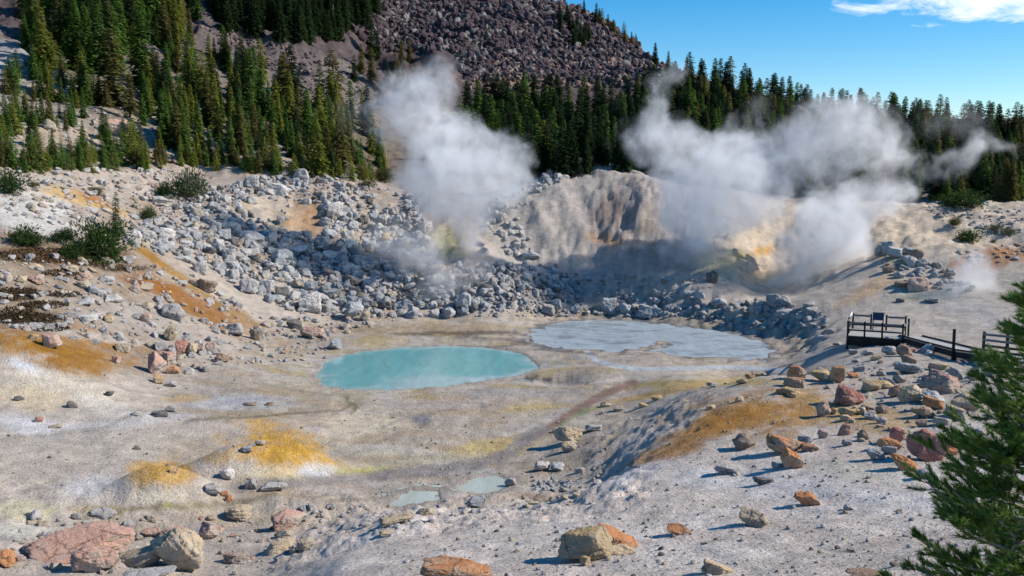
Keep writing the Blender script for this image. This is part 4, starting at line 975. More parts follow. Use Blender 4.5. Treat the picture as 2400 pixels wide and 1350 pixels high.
tag(merged_rocks('scree', items, list(RM), 18, (1.2, 1.6, 1.0, 1.4)), 'dark purple talus blocks covering the mountain side', 'scree', None, 'stuff')
# grit on the pale near slope and the basin
items = []
for k in range(11500):
    if k < 9000: d = math.exp(RNG.uniform(math.log(14), math.log(58))); px = RNG.uniform(880, 2380)
    else: d = math.exp(RNG.uniform(math.log(34), math.log(72))); px = RNG.uniform(0, 1400)
    a = math.atan2(px - 1200, FPX); x, y = d * math.sin(a), d * math.cos(a)
    s = RNG.uniform(.012, .034) + .15 * RNG.rand() ** 14
    items.append((x, y, gz(x, y) + s * .12, s, s, s * .7, ['grey', 'tan', 'white', 'grey', 'tan', 'brown', 'white', 'dark'][RNG.randint(8)], 1 if s < .09 else 2, .5))
tag(merged_rocks('gravel', items, list(RM), 6), 'fine dark and pale grit strewn over the bare ground', 'gravel', None, 'stuff')

# ------------------------------------------------------------------ conifers
def leaf_mat(name, c1, c2, trans=.32):
    M = Nodes(name); oi = M.n('ShaderNodeObjectInfo'); tcn = M.n('ShaderNodeTexCoord')
    a = M.noise(tcn.outputs['Object'], 9.0, 3, .6); geo = M.n('ShaderNodeNewGeometry')
    k = M.math('ADD', M.math('MULTIPLY', oi.outputs['Random'], .55), M.math('MULTIPLY', geo.outputs['Random Per Island'], .45))
    base = M.mix(k, c1, c2); base = M.scale_col(base, M.rng(a, .3, .7, .65, 1.35))
    d = M.n('ShaderNodeBsdfDiffuse'); M.l(base, d.inputs['Color']); t = M.n('ShaderNodeBsdfTranslucent'); M.l(base, t.inputs['Color'])
    mx = M.n('ShaderNodeMixShader'); mx.inputs[0].default_value = trans
    M.l(d.outputs[0], mx.inputs[1]); M.l(t.outputs[0], mx.inputs[2]); M.l(mx.outputs[0], M.out.inputs['Surface'])
    return M.m
LM = {
 'green': leaf_mat('fir_green', (.072, .145, .034), (.135, .225, .05)),
 'dark': leaf_mat('fir_dark_green', (.026, .050, .024), (.050, .085, .034)),
 'yellow': leaf_mat('fir_yellow_green', (.18, .23, .04), (.26, .275, .055)),
 'olive': leaf_mat('fir_olive', (.135, .135, .045), (.20, .175, .065)),
}
def bark_mat(name, c):
    M = Nodes(name); g = M.n('ShaderNodeNewGeometry'); a = M.noise(g.outputs['Position'], 9, 4)
    M.bsdf(M.mix(a, tuple(v * .6 for v in c), tuple(v * 1.3 for v in c)), .9); return M.m
m_bark = bark_mat('bark', (.13, .10, .08)); m_dead = bark_mat('bleached_wood', (.42, .39, .36))

def tube(pts, rads, n=6):
    V, Fq = [], []
    for i, (p, r) in enumerate(zip(pts, rads)):
        p = np.array(p, float)
        t = np.array(pts[min(i + 1, len(pts) - 1)], float) - np.array(pts[max(i - 1, 0)], float); t /= np.linalg.norm(t) + 1e-9
        u = np.cross(t, [0.31, .95, .02]); u /= np.linalg.norm(u) + 1e-9; v = np.cross(t, u)
        for k in range(n):
            a = 2 * math.pi * k / n; V.append(p + r * (math.cos(a) * u + math.sin(a) * v))
    for i in range(len(pts) - 1):
        for k in range(n):
            a, b = i * n + k, i * n + (k + 1) % n; Fq.append((a, b, b + n, a + n))
    return np.array(V), np.array(Fq)
def join(parts):
    Vs, Fs, o = [], [], 0
    for V, Fq in parts: Vs.append(V); Fs.append(Fq + o); o += len(V)
    return np.concatenate(Vs), np.concatenate(Fs)

def conifer_crown(seed, width=.17, low=.07, levels=30, ragged=.35, per=7):
    """Whorls of drooping boughs made of many small needle sprays; unit height."""
    r = np.random.RandomState(seed); V, Fq = [], []
    def spray(p, d, ln, wd, nrm):
        s = np.cross(d, nrm); s /= np.linalg.norm(s) + 1e-9; k = len(V)
        V.extend([p - s * wd * .25, p + d * ln * .5 - s * wd, p + d * ln, p + d * ln * .5 + s * wd]); Fq.append((k, k + 1, k + 2, k + 3))
    side = r.uniform(.75, 1.2, 8)
    for L in range(levels):
        f = L / (levels - 1); z = low + (1 - low) * f ** .92
        R = width * (1 - f) ** .8 * (.92 if f > .06 else .65) + .012
        R *= 1 + ragged * (r.rand() - .5)
        nb = max(3, int(per * (.55 + .45 * (1 - f))))
        if r.rand() < ragged * .28 and f < .85: nb = max(2, nb - 3)
        a0 = r.uniform(0, 6.28)
        for b in range(nb):
            a = a0 + 6.283 * b / nb + r.uniform(-.35, .35); rr = R * r.uniform(.6, 1.18) * side[int(a / 6.2832 * 8) % 8]
            out = np.array([math.cos(a), math.sin(a), 0])
            up0 = r.uniform(-.15, .25) if f < .6 else r.uniform(.1, .7)
            n_s = max(2, int(2 + 5 * rr / width))
            for k in range(n_s):
                q = (k + .6) / n_s
                p = out * rr * q * .92 + np.array([0, 0, z + rr * (up0 * q - .55 * q * q)])
                for sg in (-1, 1):
                    d = out * .75 + np.array([-out[1], out[0], 0]) * sg * r.uniform(.35, .95) + np.array([0, 0, r.uniform(-.5, .05)])
                    d /= np.linalg.norm(d)
                    spray(p + r.uniform(-.004, .004, 3), d, (.020 + .05 * width / .17 * (1 - q * .5) * (1 - f * .6)) * r.uniform(.8, 1.25), (.013 + .011 * (1 - f)) * r.uniform(.8, 1.3), np.array([r.uniform(-.4, .4), r.uniform(-.4, .4), 1]))
            spray(out * rr * .85 + np.array([0, 0, z + rr * (up0 * .85 - .4)]), (out + np.array([0, 0, -.25])) / 1.03, .035 * (1 - f * .5), .016, np.array([0, 0, 1.]))
    for k in range(6): spray(np.array([0, 0, .955 + k * .004]), np.array([r.uniform(-.3, .3), r.uniform(-.3, .3), 1.]), .035, .005, np.array([math.cos(k), math.sin(k), 0]))
    return np.array(V), np.array(Fq)
FORMS = [  # width, low, levels, ragged, per
 (.21, .03, 34, .35, 9), (.245, .04, 32, .45, 9), (.17, .03, 36, .3, 8), (.26, .07, 30, .75, 8), (.21, .14, 28, .85, 8), (.20, .05, 32, .5, 9), (.33, .01, 22, .5, 10), (.38, .005, 18, .6, 10)]
CROWNV = [conifer_crown(50 + i, *f) for i, f in enumerate(FORMS)]
_crown = {}
def crown_mesh(i, c):
    if (i, c) not in _crown: _crown[(i, c)] = build_mesh('crown', CROWNV[i][0], CROWNV[i][1], LM[c], False)
    return _crown[(i, c)]
_tv, _tf = tube([(0, 0, -.05), (0, 0, .3), (.004, 0, .65), (0, 0, .98)], [.022, .017, .010, .002], 6)
trunk_me = build_mesh('trunk', _tv, _tf, m_bark)
TREES = []
def place_tree(px, py, hpx, c, form, label=None, region=None, wide=1.0):
    x, y, z, d = hit(px, py, 30); dep = y * CP - z * SP; h = .92 * hpx * dep / FPX
    e = empty('conifer', (x, y, z - .02 * h)); e.scale = (h * wide, h * wide, h); e.rotation_euler = (RNG.uniform(-.03, .03), RNG.uniform(-.03, .03), RNG.uniform(0, 6.28))
    link('trunk', trunk_me, e); link('crown', crown_mesh(form, c), e)
    TREES.append(dict(o=e, px=px, py=py, w=hpx * .3, h=hpx, c=c, label=label, region=region))
    return e
# trees one can pick out: (px, py of the foot, height px, colour, form, width, label)
for t in [
 (1276,402,132,'yellow',1,1.25,'golden green conifer behind the grey dome, brightest of the dark wood'),
 (1312,400,118,'green',2,1.0,'slim green conifer right of the golden green one behind the grey dome'),
 (1336,402,72,'green',0,1.0,'small green conifer right of the slim one behind the grey dome'),
 (502,255,130,'olive',5,1.1,'olive brown conifer with a bright top above the middle of the forest edge'),
 (670,262,152,'olive',3,1.15,'tall ragged olive conifer against the grey ravine'),
 (690,262,170,'dark',1,1.1,'tall dark conifer just behind the ragged olive one'),
 (783,270,165,'olive',3,1.2,'broad ragged olive conifer beside the left steam plume'),
 (798,405,152,'olive',4,1.1,'sparse olive conifer at the right end of the left forest'),
 (748,410,140,'yellow',5,1.05,'yellow green conifer left of the sparse olive one'),
 (265,248,195,'olive',3,1.25,'large brownish conifer under the bleached snag'),
 (335,205,205,'green',0,1.1,'tallest green conifer on the upper left slope'),
 (180,165,165,'green',0,1.15,'tall dense green conifer in the upper left'),
 (90,155,130,'green',1,1.0,'green conifer beside the pale open patch'),
 (115,235,75,'yellow',5,1.0,'yellow green young conifer below the pale open patch'),
 (305,278,120,'olive',4,1.0,'olive conifer with a bare lower trunk on the orange ground'),
 (347,262,90,'yellow',0,1.0,'yellowish conifer right of the olive one with a bare trunk'),
 (385,345,145,'green',0,1.0,'green conifer by the stony gap in the forest'),
 (57,284,66,'olive',5,1.0,'small olive conifer on the left edge clearing'),
 (78,300,75,'olive',5,1.05,'orange olive conifer right of the small olive one in the clearing'),
 (172,290,80,'green',2,1.0,'slim bright green conifer in the left clearing'),
 (10,335,75,'yellow',4,1.0,'yellow green conifer at the left edge of the clearing'),
 (155,310,58,'olive',5,1.0,'small olive conifer under the slim bright green one'),
 (240,330,85,'green',0,1.0,'green conifer left of the big pink forest boulder'),
 (232,245,85,'yellow',2,1.0,'light green conifer with a pale trunk left of the large brownish one'),
 (425,368,58,'yellow',6,.8,'bright yellow green bushy conifer by the lower forest edge'),
 (375,358,62,'yellow',5,1.1,'yellow green conifer left of the bright bushy one'),
 (320,350,62,'olive',4,1.0,'thin olive conifer in front of the big pink forest boulder'),
 (530,160,85,'dark',0,1.0,'dark conifer standing alone on the grey ravine rim'),
 (612,270,120,'green',0,1.05,'dense green conifer left of the ragged olive one'),
 (560,330,130,'green',0,1.0,'green conifer in the thick of the forest below the olive brown one'),
 (590,390,85,'green',6,.7,'dark green bushy conifer at the lower forest edge'),
 (640,330,100,'green',1,1.0,'green conifer below the dense one left of the ravine'),
 (720,330,130,'green',0,1.0,'dense green conifer right of the ragged olive one'),
 (470,370,110,'yellow',5,1.0,'yellow green conifer in the front row of the forest'),
 (545,385,75,'olive',4,1.1,'olive thin conifer in the front row of the forest'),
 (1620,225,85,'dark',0,1.1,'tall dark conifer on the skyline at the foot of the mountain ridge'),
 (1640,230,92,'dark',1,1.0,'tall dark conifer right of the one at the foot of the mountain ridge'),
 (1677,245,95,'dark',0,1.0,'spiky dark conifer standing above the skyline wood'),
 (1705,245,70,'dark',2,1.0,'narrow dark conifer poking out on the skyline'),
 (1945,290,92,'dark',1,1.1,'tall conifer in the skyline clump behind the right steam plume'),
 (1972,290,90,'dark',0,1.1,'second tall conifer in the skyline clump behind the right steam plume'),
 (2265,330,105,'dark',0,1.1,'spired conifer on the skyline above the end of the steam'),
 (2285,332,105,'dark',0,1.0,'twin spired conifer beside the other above the end of the steam'),
 (2215,320,100,'dark',1,1.0,'feathery conifer on the skyline in the thin blue veil'),
 (2340,335,100,'dark',1,1.2,'broad conifer on the skyline near the right frame edge'),
 (2375,340,110,'dark',3,1.2,'ragged broad conifer at the right frame edge'),
 (1506,110,36,'dark',0,1.0,'small conifer standing on the mountain rim'),
 (1535,150,55,'dark',0,1.1,'dark conifer low on the mountain rim'),
]: place_tree(t[0], t[1], t[2], t[3], t[4], t[6], None, t[5])
WOODS = [  # name, polygon of feet, count, size px range, colours, forms
 ('upper left wood', [(40,20),(430,-30),(470,60),(420,150),(240,180),(100,180),(60,120)], 110, (50,150), ['green','green','yellow','dark','green','olive'], [0,1,2,5,3]),
 ('middle left wood', [(400,160),(520,130),(640,200),(760,260),(850,290),(900,400),(800,415),(480,385),(330,330),(330,220)], 200, (38,118), ['green','green','dark','yellow','olive','yellow'], [0,1,2,5,0,3]),
 ('left clearing', [(0,150),(240,190),(330,330),(330,400),(0,400)], 110, (16,80), ['green','green','yellow','olive','green'], [0,2,5,6,7,7]),
 ('lower forest edge', [(0,360),(330,360),(560,385),(830,400),(920,420),(860,430),(560,402),(300,400),(0,405)], 150, (18,60), ['green','yellow','olive','green'], [6,7,6,7,5]),
 ('wood behind the grey dome', [(1060,290),(1300,300),(1560,285),(1620,330),(1660,420),(1420,400),(1250,420),(1100,420)], 230, (85,150), ['dark','dark','green'], [0,1,2,5,3]),
 ('mountain side wood', [(480,-20),(880,-20),(880,60),(760,110),(620,90),(520,70)], 190, (60,115), ['dark'], [0,2,1]),
 ('trees on the talus', [(1290,40),(1360,60),(1400,120),(1360,130),(1310,70)], 16, (32,60), ['dark'], [0,2]),
 ('mountain rim', [(1330,25),(1440,55),(1520,110),(1610,160),(1640,200),(1560,160),(1480,110)], 24, (24,50), ['dark','olive'], [0,7,1]),
 ('talus foot', [(860,120),(960,130),(1000,200),(880,260),(820,200)], 14, (40,80), ['dark','olive'], [0,3]),
 ('right ridge wood', [(1560,240),(1640,220),(1800,270),(1920,300),(2100,315),(2400,345),(2400,470),(2050,470),(1700,450),(1560,360)], 760, (58,108), ['dark','dark','green','dark','olive'], [0,1,3,5]),
]
for wname, P, cnt, (s0, s1), cols, forms in WOODS:
    xs, ys = zip(*P); k = 0; lst = []
    g = 0
    while k < cnt and g < cnt * 30:
        g += 1
        px, py = RNG.uniform(min(xs), max(xs)), RNG.uniform(min(ys), max(ys))
        if not in_poly(P, px, py): continue
        if wname == 'left clearing' and any(((px - a) / b) ** 2 + ((py - c) / d) ** 2 < 1 for a, b, c, d in [(20,70,110,70),(270,60,300,30),(140,60,330,25)]): continue
        k += 1; lst.append((px, py, RNG.uniform(s0, s1), cols[RNG.randint(len(cols))], forms[RNG.randint(len(forms))], wname))
    WOODS[[w[0] for w in WOODS].index(wname)] = lst
allt = sorted([t for l in WOODS for t in l], key=lambda t: -t[2] + (1000 if t[5] in ('x',) else 0))
# keep the largest as trees of their own, the rest of the wood is one mass
NT = 300 - len(TREES); fore = []
front = sorted(allt, key=lambda t: -(t[2] + .22 * t[1]))
for t in front[:NT]: place_tree(t[0], t[1], t[2], t[3], t[4], None, t[5])
parts = {}
for t in front[NT:]:
    x, y, z, d = hit(t[0], t[1], 30); h = t[2] * d / FPX; Vc, Fc = CROWNV[t[4]]
    a = RNG.uniform(0, 6.28); Rm = np.array([[math.cos(a), -math.sin(a), 0], [math.sin(a), math.cos(a), 0], [0, 0, 1]])
    parts.setdefault(t[3], []).append(((Vc @ Rm.T) * h + (x, y, z - .02 * h), Fc))
    parts.setdefault('bark', []).append((_tv * h + (x, y, z), _tf))
Vs, Fs, Ms, o_, mats = [], [], [], 0, []
for c, pl in parts.items():
    Vj, Fj = join(pl); Vs.append(Vj); Fs.append(Fj + o_); o_ += len(Vj); Ms.append(np.full(len(Fj), len(mats))); mats.append(m_bark if c == 'bark' else LM[c])
me = build_mesh('forest', np.concatenate(Vs), np.concatenate(Fs), None, False)
for m in mats: me.materials.append(m)
me.polygons.foreach_set('material_index', np.concatenate(Ms).astype(np.int32)); me.update()
tag(link('forest', me), 'dark conifer wood filling the slopes between the nearer trees', 'forest', None, 'stuff')

# bleached snags
def snag(px, py, hpx, label):
    x, y, z, d = hit(px, py, 30); h = hpx * d / FPX
    pl = [tube([(0, 0, -.03 * h), (.01 * h, 0, .4 * h), (-.005 * h, 0, .75 * h), (.012 * h, 0, h)], [.016 * h, .012 * h, .008 * h, .002 * h], 7)]
    for k in range(14):
        zz = h * RNG.uniform(.3, .95); a = RNG.uniform(0, 6.28); ln = h * .07 * RNG.uniform(.4, 1.2)
        pl.append(tube([(0, 0, zz), (math.cos(a) * ln, math.sin(a) * ln, zz + ln * RNG.uniform(-.3, .5))], [.004 * h, .001 * h], 4))
    V, Fq = join(pl); o = link('dead_tree', build_mesh('dead_tree', V, Fq, m_dead)); o.location = (x, y, z); tag(o, label, 'dead tree')
snag(258, 110, 125, 'bleached bare snag rising above the large brownish conifer in the upper left')
snag(782, 90, 75, 'thin pale snag standing in the dark mountain side wood')
snag(268, 448, 34, 'small bare grey snag among the stones of the upper left slope')
snag(905, 372, 42, 'leaning grey snag beside the left steam plume')
snag(1204, 290, 55, 'bare pale trunk among the dark trees right of the left plume')

# shrubs: clumps of leafy sprays on short stems
def shrub_crown(seed, squat=.7, n=1100):
    r = np.random.RandomState(seed); V, Fq = [], []
    lobes = [(np.array([r.uniform(-.25, .25), r.uniform(-.25, .25), r.uniform(.2, .55) * squat]), r.uniform(.22, .36)) for _ in range(9)] + [(np.array([0, 0, .4 * squat]), .38)]
    for k in range(n):
        c, rad = lobes[r.randint(len(lobes))]; d = r.normal(size=3); d /= np.linalg.norm(d); p = c + d * rad * r.uniform(.45, 1.08) * (1, 1, squat * 1.1)
        if p[2] < 0.0: p[2] = abs(p[2]) * .3
        u = d * .8 + r.normal(size=3) * .5 + (0, 0, .35); u /= np.linalg.norm(u); s = np.cross(u, r.normal(size=3)); s /= np.linalg.norm(s); k0 = len(V); ln = r.uniform(.05, .11); wd = r.uniform(.008, .018)
        V.extend([p, p + u * ln * .5 - s * wd, p + u * ln, p + u * ln * .5 + s * wd]); Fq.append((k0, k0 + 1, k0 + 2, k0 + 3))
    return np.array(V), np.array(Fq)
SHV = [shrub_crown(900 + i, s, n) for i, (s, n) in enumerate([(.75, 1500), (1.0, 2600), (.5, 1100), (1.35, 2200)])]
LM['sage'] = leaf_mat('shrub_grey_green', (.075, .10, .055), (.11, .13, .07)); LM['deep'] = leaf_mat('shrub_deep_green', (.028, .058, .018), (.05, .09, .025)); LM['moss'] = leaf_mat('shrub_olive_green', (.075, .085, .025), (.12, .11, .04))
_stem = []
for k in range(7):
    a = k * .9; _stem.append(tube([(0, 0, -.03), (.12 * math.cos(a), .12 * math.sin(a), .22), (.22 * math.cos(a), .22 * math.sin(a), .45)], [.016, .011, .004], 5))
stem_me = build_mesh('stem', *join(_stem), m_bark); _shm = {}
SHRUBS = []
def place_shrub(px, py, w, h, c, form, label=None, region=None):
    x, y, z, d = hit(px, py, 20); sw, sh = w * d / FPX, h * d / FPX
    e = empty('shrub', (x, y + sw * .2, z - .02 * sh)); e.scale = (sw, sw, sh / (.95 * [.75, 1.0, .5, 1.35][form])); e.rotation_euler = (0, 0, RNG.uniform(0, 6.28))
    if (form, c) not in _shm: _shm[(form, c)] = build_mesh('crown', SHV[form][0], SHV[form][1], LM[c], False)
    link('stem', stem_me, e); link('crown', _shm[(form, c)], e)
    SHRUBS.append(dict(o=e, px=px, py=py, w=w, h=h, c=c, label=label, region=region))
for s in [
 (230,612,122,112,'deep',1,'large dense round green bush on the left slope'),
 (175,610,70,45,'deep',0,'low dark green shrub tucked against the left side of the large round bush'),
 (35,575,85,48,'deep',0,'dark shrub at the left edge beside the pale slab'),
 (75,580,60,30,'deep',2,'low dark shrub right of the one at the left edge'),
 (128,568,50,32,'deep',0,'small green shrub between the left edge and the large round bush'),
 (160,566,36,34,'deep',0,'small upright shrub just left of the large round bush'),
 (425,465,105,75,'sage',0,'grey green bush with a dead grey top at the head of the rubble'),
 (385,462,60,40,'deep',0,'dark green shrub left of the grey green bush with a dead top'),
 (337,516,48,34,'deep',0,'round dark shrub among white boulders'),
 (15,455,75,62,'deep',0,'green shrub clump at the left frame edge on the pale stones'),
 (150,400,48,46,'green',0,'bushy young fir at the forest edge on the left'),
 (95,395,50,34,'green',0,'low green shrub at the forest edge on the left'),
 (2278,570,66,36,'deep',0,'dark green bush alone on the cream hill'),
 (2237,530,32,24,'moss',0,'grey brown shrub at the top of the cream hill'),
 (2335,545,36,20,'sage',2,'pale low shrub right of the dark bush on the cream hill'),
 (2370,555,40,20,'sage',2,'pale low shrub near the right edge of the cream hill'),
 (2330,570,14,9,'moss',2,'tiny shrub under the pale low shrub'),
 (2290,490,110,48,'deep',0,'dark green thicket at the foot of the right wood'),
 (2230,485,60,30,'deep',0,'dark bush left of the thicket at the foot of the right wood'),
 (895,425,70,38,'moss',0,'olive brown shrub at the lip of the rubble by the left plume'),
 (860,440,40,22,'moss',2,'low olive shrub on the rubble skyline'),
 (835,408,46,26,'moss',0,'olive shrub at the right end of the forest edge'),
 (690,408,54,36,'sage',0,'grey green shrub behind the rubble skyline'),
 (640,405,50,30,'deep',0,'dark green shrub behind the rubble skyline'),
 (575,402,56,34,'deep',0,'dark shrub above the left part of the rubble'),
 (740,405,40,34,'moss',0,'olive green shrub behind the white skyline boulder'),
 (220,455,34,18,'moss',2,'low shrub on the ochre gully of the upper left'),
 (75,440,30,14,'moss',2,'small mat shrub on the upper left stones'),
]: place_shrub(*s)
# slim dark young fir behind the large round bush
place_tree(272, 548, 108, 'dark', 6, 'slim dark young fir behind the large round bush', None, .75)

# dark creeping mats on the left slope
r = RNG; V, Fq = [], []
for (mx, my, rx, ry) in [(30,690,75,16),(60,748,80,14),(100,715,60,9),(150,690,45,8),(110,770,55,8),(290,630,50,7),(150,640,55,9),(40,735,45,16),(130,600,150,18),(230,615,80,10)]:
    for k in range(int(rx * ry * .9)):
        a = r.uniform(0, 6.28); q = math.sqrt(r.rand()); x, y, z, d = hit(mx + rx * q * math.cos(a), my + ry * q * math.sin(a))
        u = r.normal(size=3) * (1, 1, .5) + (0, 0, .5); u /= np.linalg.norm(u); s = np.cross(u, r.normal(size=3)); s /= np.linalg.norm(s); k0 = len(V); p = np.array((x, y, z)); ln = r.uniform(.10, .24)
        V.extend([p, p + u * ln * .5 - s * .05, p + u * ln, p + u * ln * .5 + s * .05]); Fq.append((k0, k0 + 1, k0 + 2, k0 + 3))
LM['mat'] = leaf_mat('heather_mat', (.055, .028, .02), (.055, .055, .02), .1)
tag(link('ground_cover', build_mesh('ground_cover', np.array(V), np.array(Fq), LM['mat'], False)), 'dark reddish creeping mats on the left slope', 'ground cover', None, 'stuff')

# ------------------------------------------------------------------ the pine beside the camera
def needle_mat():
    M = Nodes('pine_needles'); geo = M.n('ShaderNodeNewGeometry'); r = geo.outputs['Random Per Island']
    base = M.mix(r, (.075, .165, .03), (.17, .28, .05)); base = M.mix(M.rng(r, .93, .94, 0, .8), base, (.20, .15, .04))
    b = M.n('ShaderNodeBsdfPrincipled'); M.l(base, b.inputs['Base Color']); b.inputs['Roughness'].default_value = .42; b.inputs['Specular IOR Level'].default_value = .35
    t = M.n('ShaderNodeBsdfTranslucent'); M.l(base, t.inputs['Color']); mx = M.n('ShaderNodeMixShader'); mx.inputs[0].default_value = .25
    M.l(b.outputs[0], mx.inputs[1]); M.l(t.outputs[0], mx.inputs[2]); M.l(mx.outputs[0], M.out.inputs['Surface']); return M.m
m_needle = needle_mat(); m_twig = bark_mat('grey_pine_bark', (.27, .245, .215))
PD = 7.0
pxr = ray(2492, 690); kx = PD / float(pxr[1]); ptop = np.array([float(v) * kx for v in pxr])
zroot = gz(ptop[0], ptop[1]); PH = ptop[2] + .0 - zroot
NV, NF, TW = [], [], []
r = np.random.RandomState(31)
def tuft(p, d, ln, n=46):
    """A brush of needles round the last stretch of a twig."""
    d = d / np.linalg.norm(d)
    for k in range(n):
        q = r.rand() ** .8; o = p - d * ln * .9 * (1 - q)
        s = np.cross(d, r.normal(size=3)); s /= np.linalg.norm(s) + 1e-9
        nd = d * r.uniform(.7, 1.3) + s * r.uniform(.3, .8) + np.array([0, 0, .12]); nd /= np.linalg.norm(nd)
        w = np.cross(nd, r.normal(size=3)); w /= np.linalg.norm(w) + 1e-9; L = .066 * r.uniform(.75, 1.15); k0 = len(NV)
        NV.extend([o - w * .0036, o + w * .0036, o + nd * L]); NF.append((k0, k0 + 1, k0 + 2))
trunk_pts = [np.array([ptop[0] + .02 * math.sin(f * 7), ptop[1] + .03 * math.cos(f * 5), zroot - .1 + (PH + .1) * f]) for f in np.linspace(0, 1, 12)]
def trunk_at(f): return trunk_pts[0] + (trunk_pts[-1] - trunk_pts[0]) * f
BR = []
nwh = 24
for L in range(nwh):
    f = .26 + .73 * L / (nwh - 1); R = (1.22 * (1 - f) ** .5 + .05) * r.uniform(.85, 1.12)
    for b in range(6 if f < .85 else 4):
        a = r.uniform(0, 6.28)
        if b < 4: a = math.pi + r.uniform(-1.2, 1.2)            # the light side carries more boughs
        BR.append((f, a, R * r.uniform(.7, 1.1)))
branch_wood = []
for f, a, R in BR:
    o = trunk_at(f); out = np.array([math.cos(a), math.sin(a), 0]); rise = r.uniform(-.08, .2) + .5 * max(0, f - .8) * 3
    pts = [o + out * R * q + np.array([0, 0, R * (rise * q + .15 * q * q - .10 * math.sin(q * 3.1))]) for q in np.linspace(0, 1, 6)]
    for p in pts[1:]: p += r.normal(size=3) * .012
    branch_wood.append(tube(pts, np.linspace(.013 * (.5 + R), .003, 6), 5))
    tuft(pts[-1], pts[-1] - pts[-2], .13, 75)
    nt = int(5 + 13 * R)
    for k in range(nt):
        q = r.uniform(.22, .97); i = min(int(q * 5), 4); p = pts[i] + (pts[i + 1] - pts[i]) * (q * 5 - i)
        sd_ = np.cross(out, [0, 0, 1]) * r.choice([-1, 1]); d = out * r.uniform(.3, 1.0) + sd_ * r.uniform(.2, 1.0) + np.array([0, 0, r.uniform(.0, .75)]); d /= np.linalg.norm(d)
        ln = r.uniform(.10, .30) * (1.15 - q * .6); e = p + d * ln; mid = p + d * ln * .5 + np.array([0, 0, -.01])
        branch_wood.append(tube([p, mid, e], [.0045, .0035, .002], 4)); tuft(e, e - mid, .12, 64)
        if ln > .17: tuft(mid + d * .02, d + sd_ * .3, .09, 34)
pine = empty('pine', (ptop[0], ptop[1], zroot)); tag(pine, 'young pine with long needle tufts in the near corner, cut by the frame edge', 'pine tree')
def under(name, V, Fq, m, parent, smooth=True):
    me = build_mesh(name, np.asarray(V) - np.array(parent.location), Fq, m, smooth); return link(name, me, parent)
V, Fq = tube(trunk_pts, np.linspace(.062, .010, 12), 9); under('trunk', V, Fq, m_twig, pine)
V, Fq = join(branch_wood); under('branches', V, Fq, m_twig, pine)['kind'] = 'stuff'
under('crown', NV, np.array(NF), m_needle, pine, False)

# ------------------------------------------------------------------ boardwalk with viewing platform
def wood_mat(name, c, rough=.8):
    M = Nodes(name); g = M.n('ShaderNodeNewGeometry'); mp_ = M.n('ShaderNodeMapping'); mp_.inputs['Scale'].default_value = (3, 3, 14); M.l(g.outputs['Position'], mp_.inputs['Vector'])
    a = M.noise(mp_.outputs[0], 4, 5, .6); M.bsdf(M.mix(a, tuple(v * .7 for v in c), tuple(v * 1.25 for v in c)), rough, M.bump(a, .3, .01)); return M.m
m_dark = wood_mat('dark_stained_wood', (.022, .020, .020)); m_rail = wood_mat('weathered_rail_wood', (.17, .165, .16)); m_deck = wood_mat('grey_deck_boards', (.42, .405, .37))
def box_between(a, b, w, h):
    """A plank from a to b, w wide, h high."""
    a, b = np.array(a, float), np.array(b, float); t = b - a; L = np.linalg.norm(t); t /= L
    up = np.array([0, 0, 1.]) if abs(t[2]) < .9 else np.array([0, 1., 0]); s = np.cross(t, up); s /= np.linalg.norm(s); u = np.cross(s, t)
    V = [p + s * w * i / 2 + u * h * j / 2 for p in (a, b) for (i, j) in ((-1, -1), (1, -1), (1, 1), (-1, 1))]
    return np.array(V), np.array([(0, 1, 2, 3), (7, 6, 5, 4), (0, 4, 5, 1), (1, 5, 6, 2), (2, 6, 7, 3), (3, 7, 4, 0)])
def atd(px, py, d):
    """The point at forward distance d along the sight line of a photo pixel."""
    x, y, z = ray(px, py); k = d / float(y); return np.array([float(x) * k, d, float(z) * k])
def pput(name, V, Fq, m, par):                              # from the platform's own axes (along front, to the back, up) to the place it stands
    V = np.asarray(V); return under(name, np.stack([_xl + V[:, 0] * CT_ + V[:, 1] * ST_, PLD - V[:, 0] * ST_ + V[:, 1] * CT_, ZD + V[:, 2]], 1), Fq, m, par, False)
LU, LV, RH = PLL, 3.3, 1.02
def ppost(name, u, v, z0, z1, par, w=.12): V, Fq = box_between((u, v, z0), (u, v, z1), w, w); return pput(name, V, Fq, m_dark, par)
def prail(a, b, m=None, w=.05, h=.14): V, Fq = box_between(a, b, w, h); return pput('rail', V, Fq, m or m_rail, dk)
dk = empty('viewing_platform', plat(LU / 2, LV / 2, ZD - .7)); tag(dk, 'dark timber viewing platform with railings overlooking the steaming basin', 'platform')
nb = 28
pput('deck', *join([box_between((LU * (k + .5) / nb, -.1, 0), (LU * (k + .5) / nb, LV + .05, 0), LU / nb * .86, .045) for k in range(nb)]), m_deck, dk)
sk = []
for zz in (-.15, -.36, -.57):
    sk += [box_between((-.05, -.14, zz), (LU + .05, -.14, zz), .05, .20), box_between((-.05, LV + .1, zz), (LU + .05, LV + .1, zz), .05, .20),
           box_between((-.06, -.1, zz), (-.06, LV + .06, zz), .05, .20), box_between((LU + .06, -.1, zz), (LU + .06, LV + .06, zz), .05, .20)]
pput('skirt', *join(sk), m_dark, dk)
fu = [0.0, LU * .31, LU * .63, LU]; bu = [0.0, LU * .35, LU * .64, LU]
for u in fu: ppost('post', u, -.2, -.95, RH + .05, dk)
for u in bu: ppost('post', u, LV + .18, -.9, RH + .1, dk)
ppost('post', -.1, 1.5, -.9, RH + .05, dk); ppost('post', LU + .3, .9, -.9, RH + .28, dk)
for i in range(3):
    prail((fu[i], -.135, .93), (fu[i + 1], -.135, .93)); prail((fu[i], -.135, .42), (fu[i + 1], -.135, .42), m_dark, .05, .10)
    prail((bu[i], LV + .11, .30), (bu[i + 1], LV + .11, .30), m_dark, .05, .10)
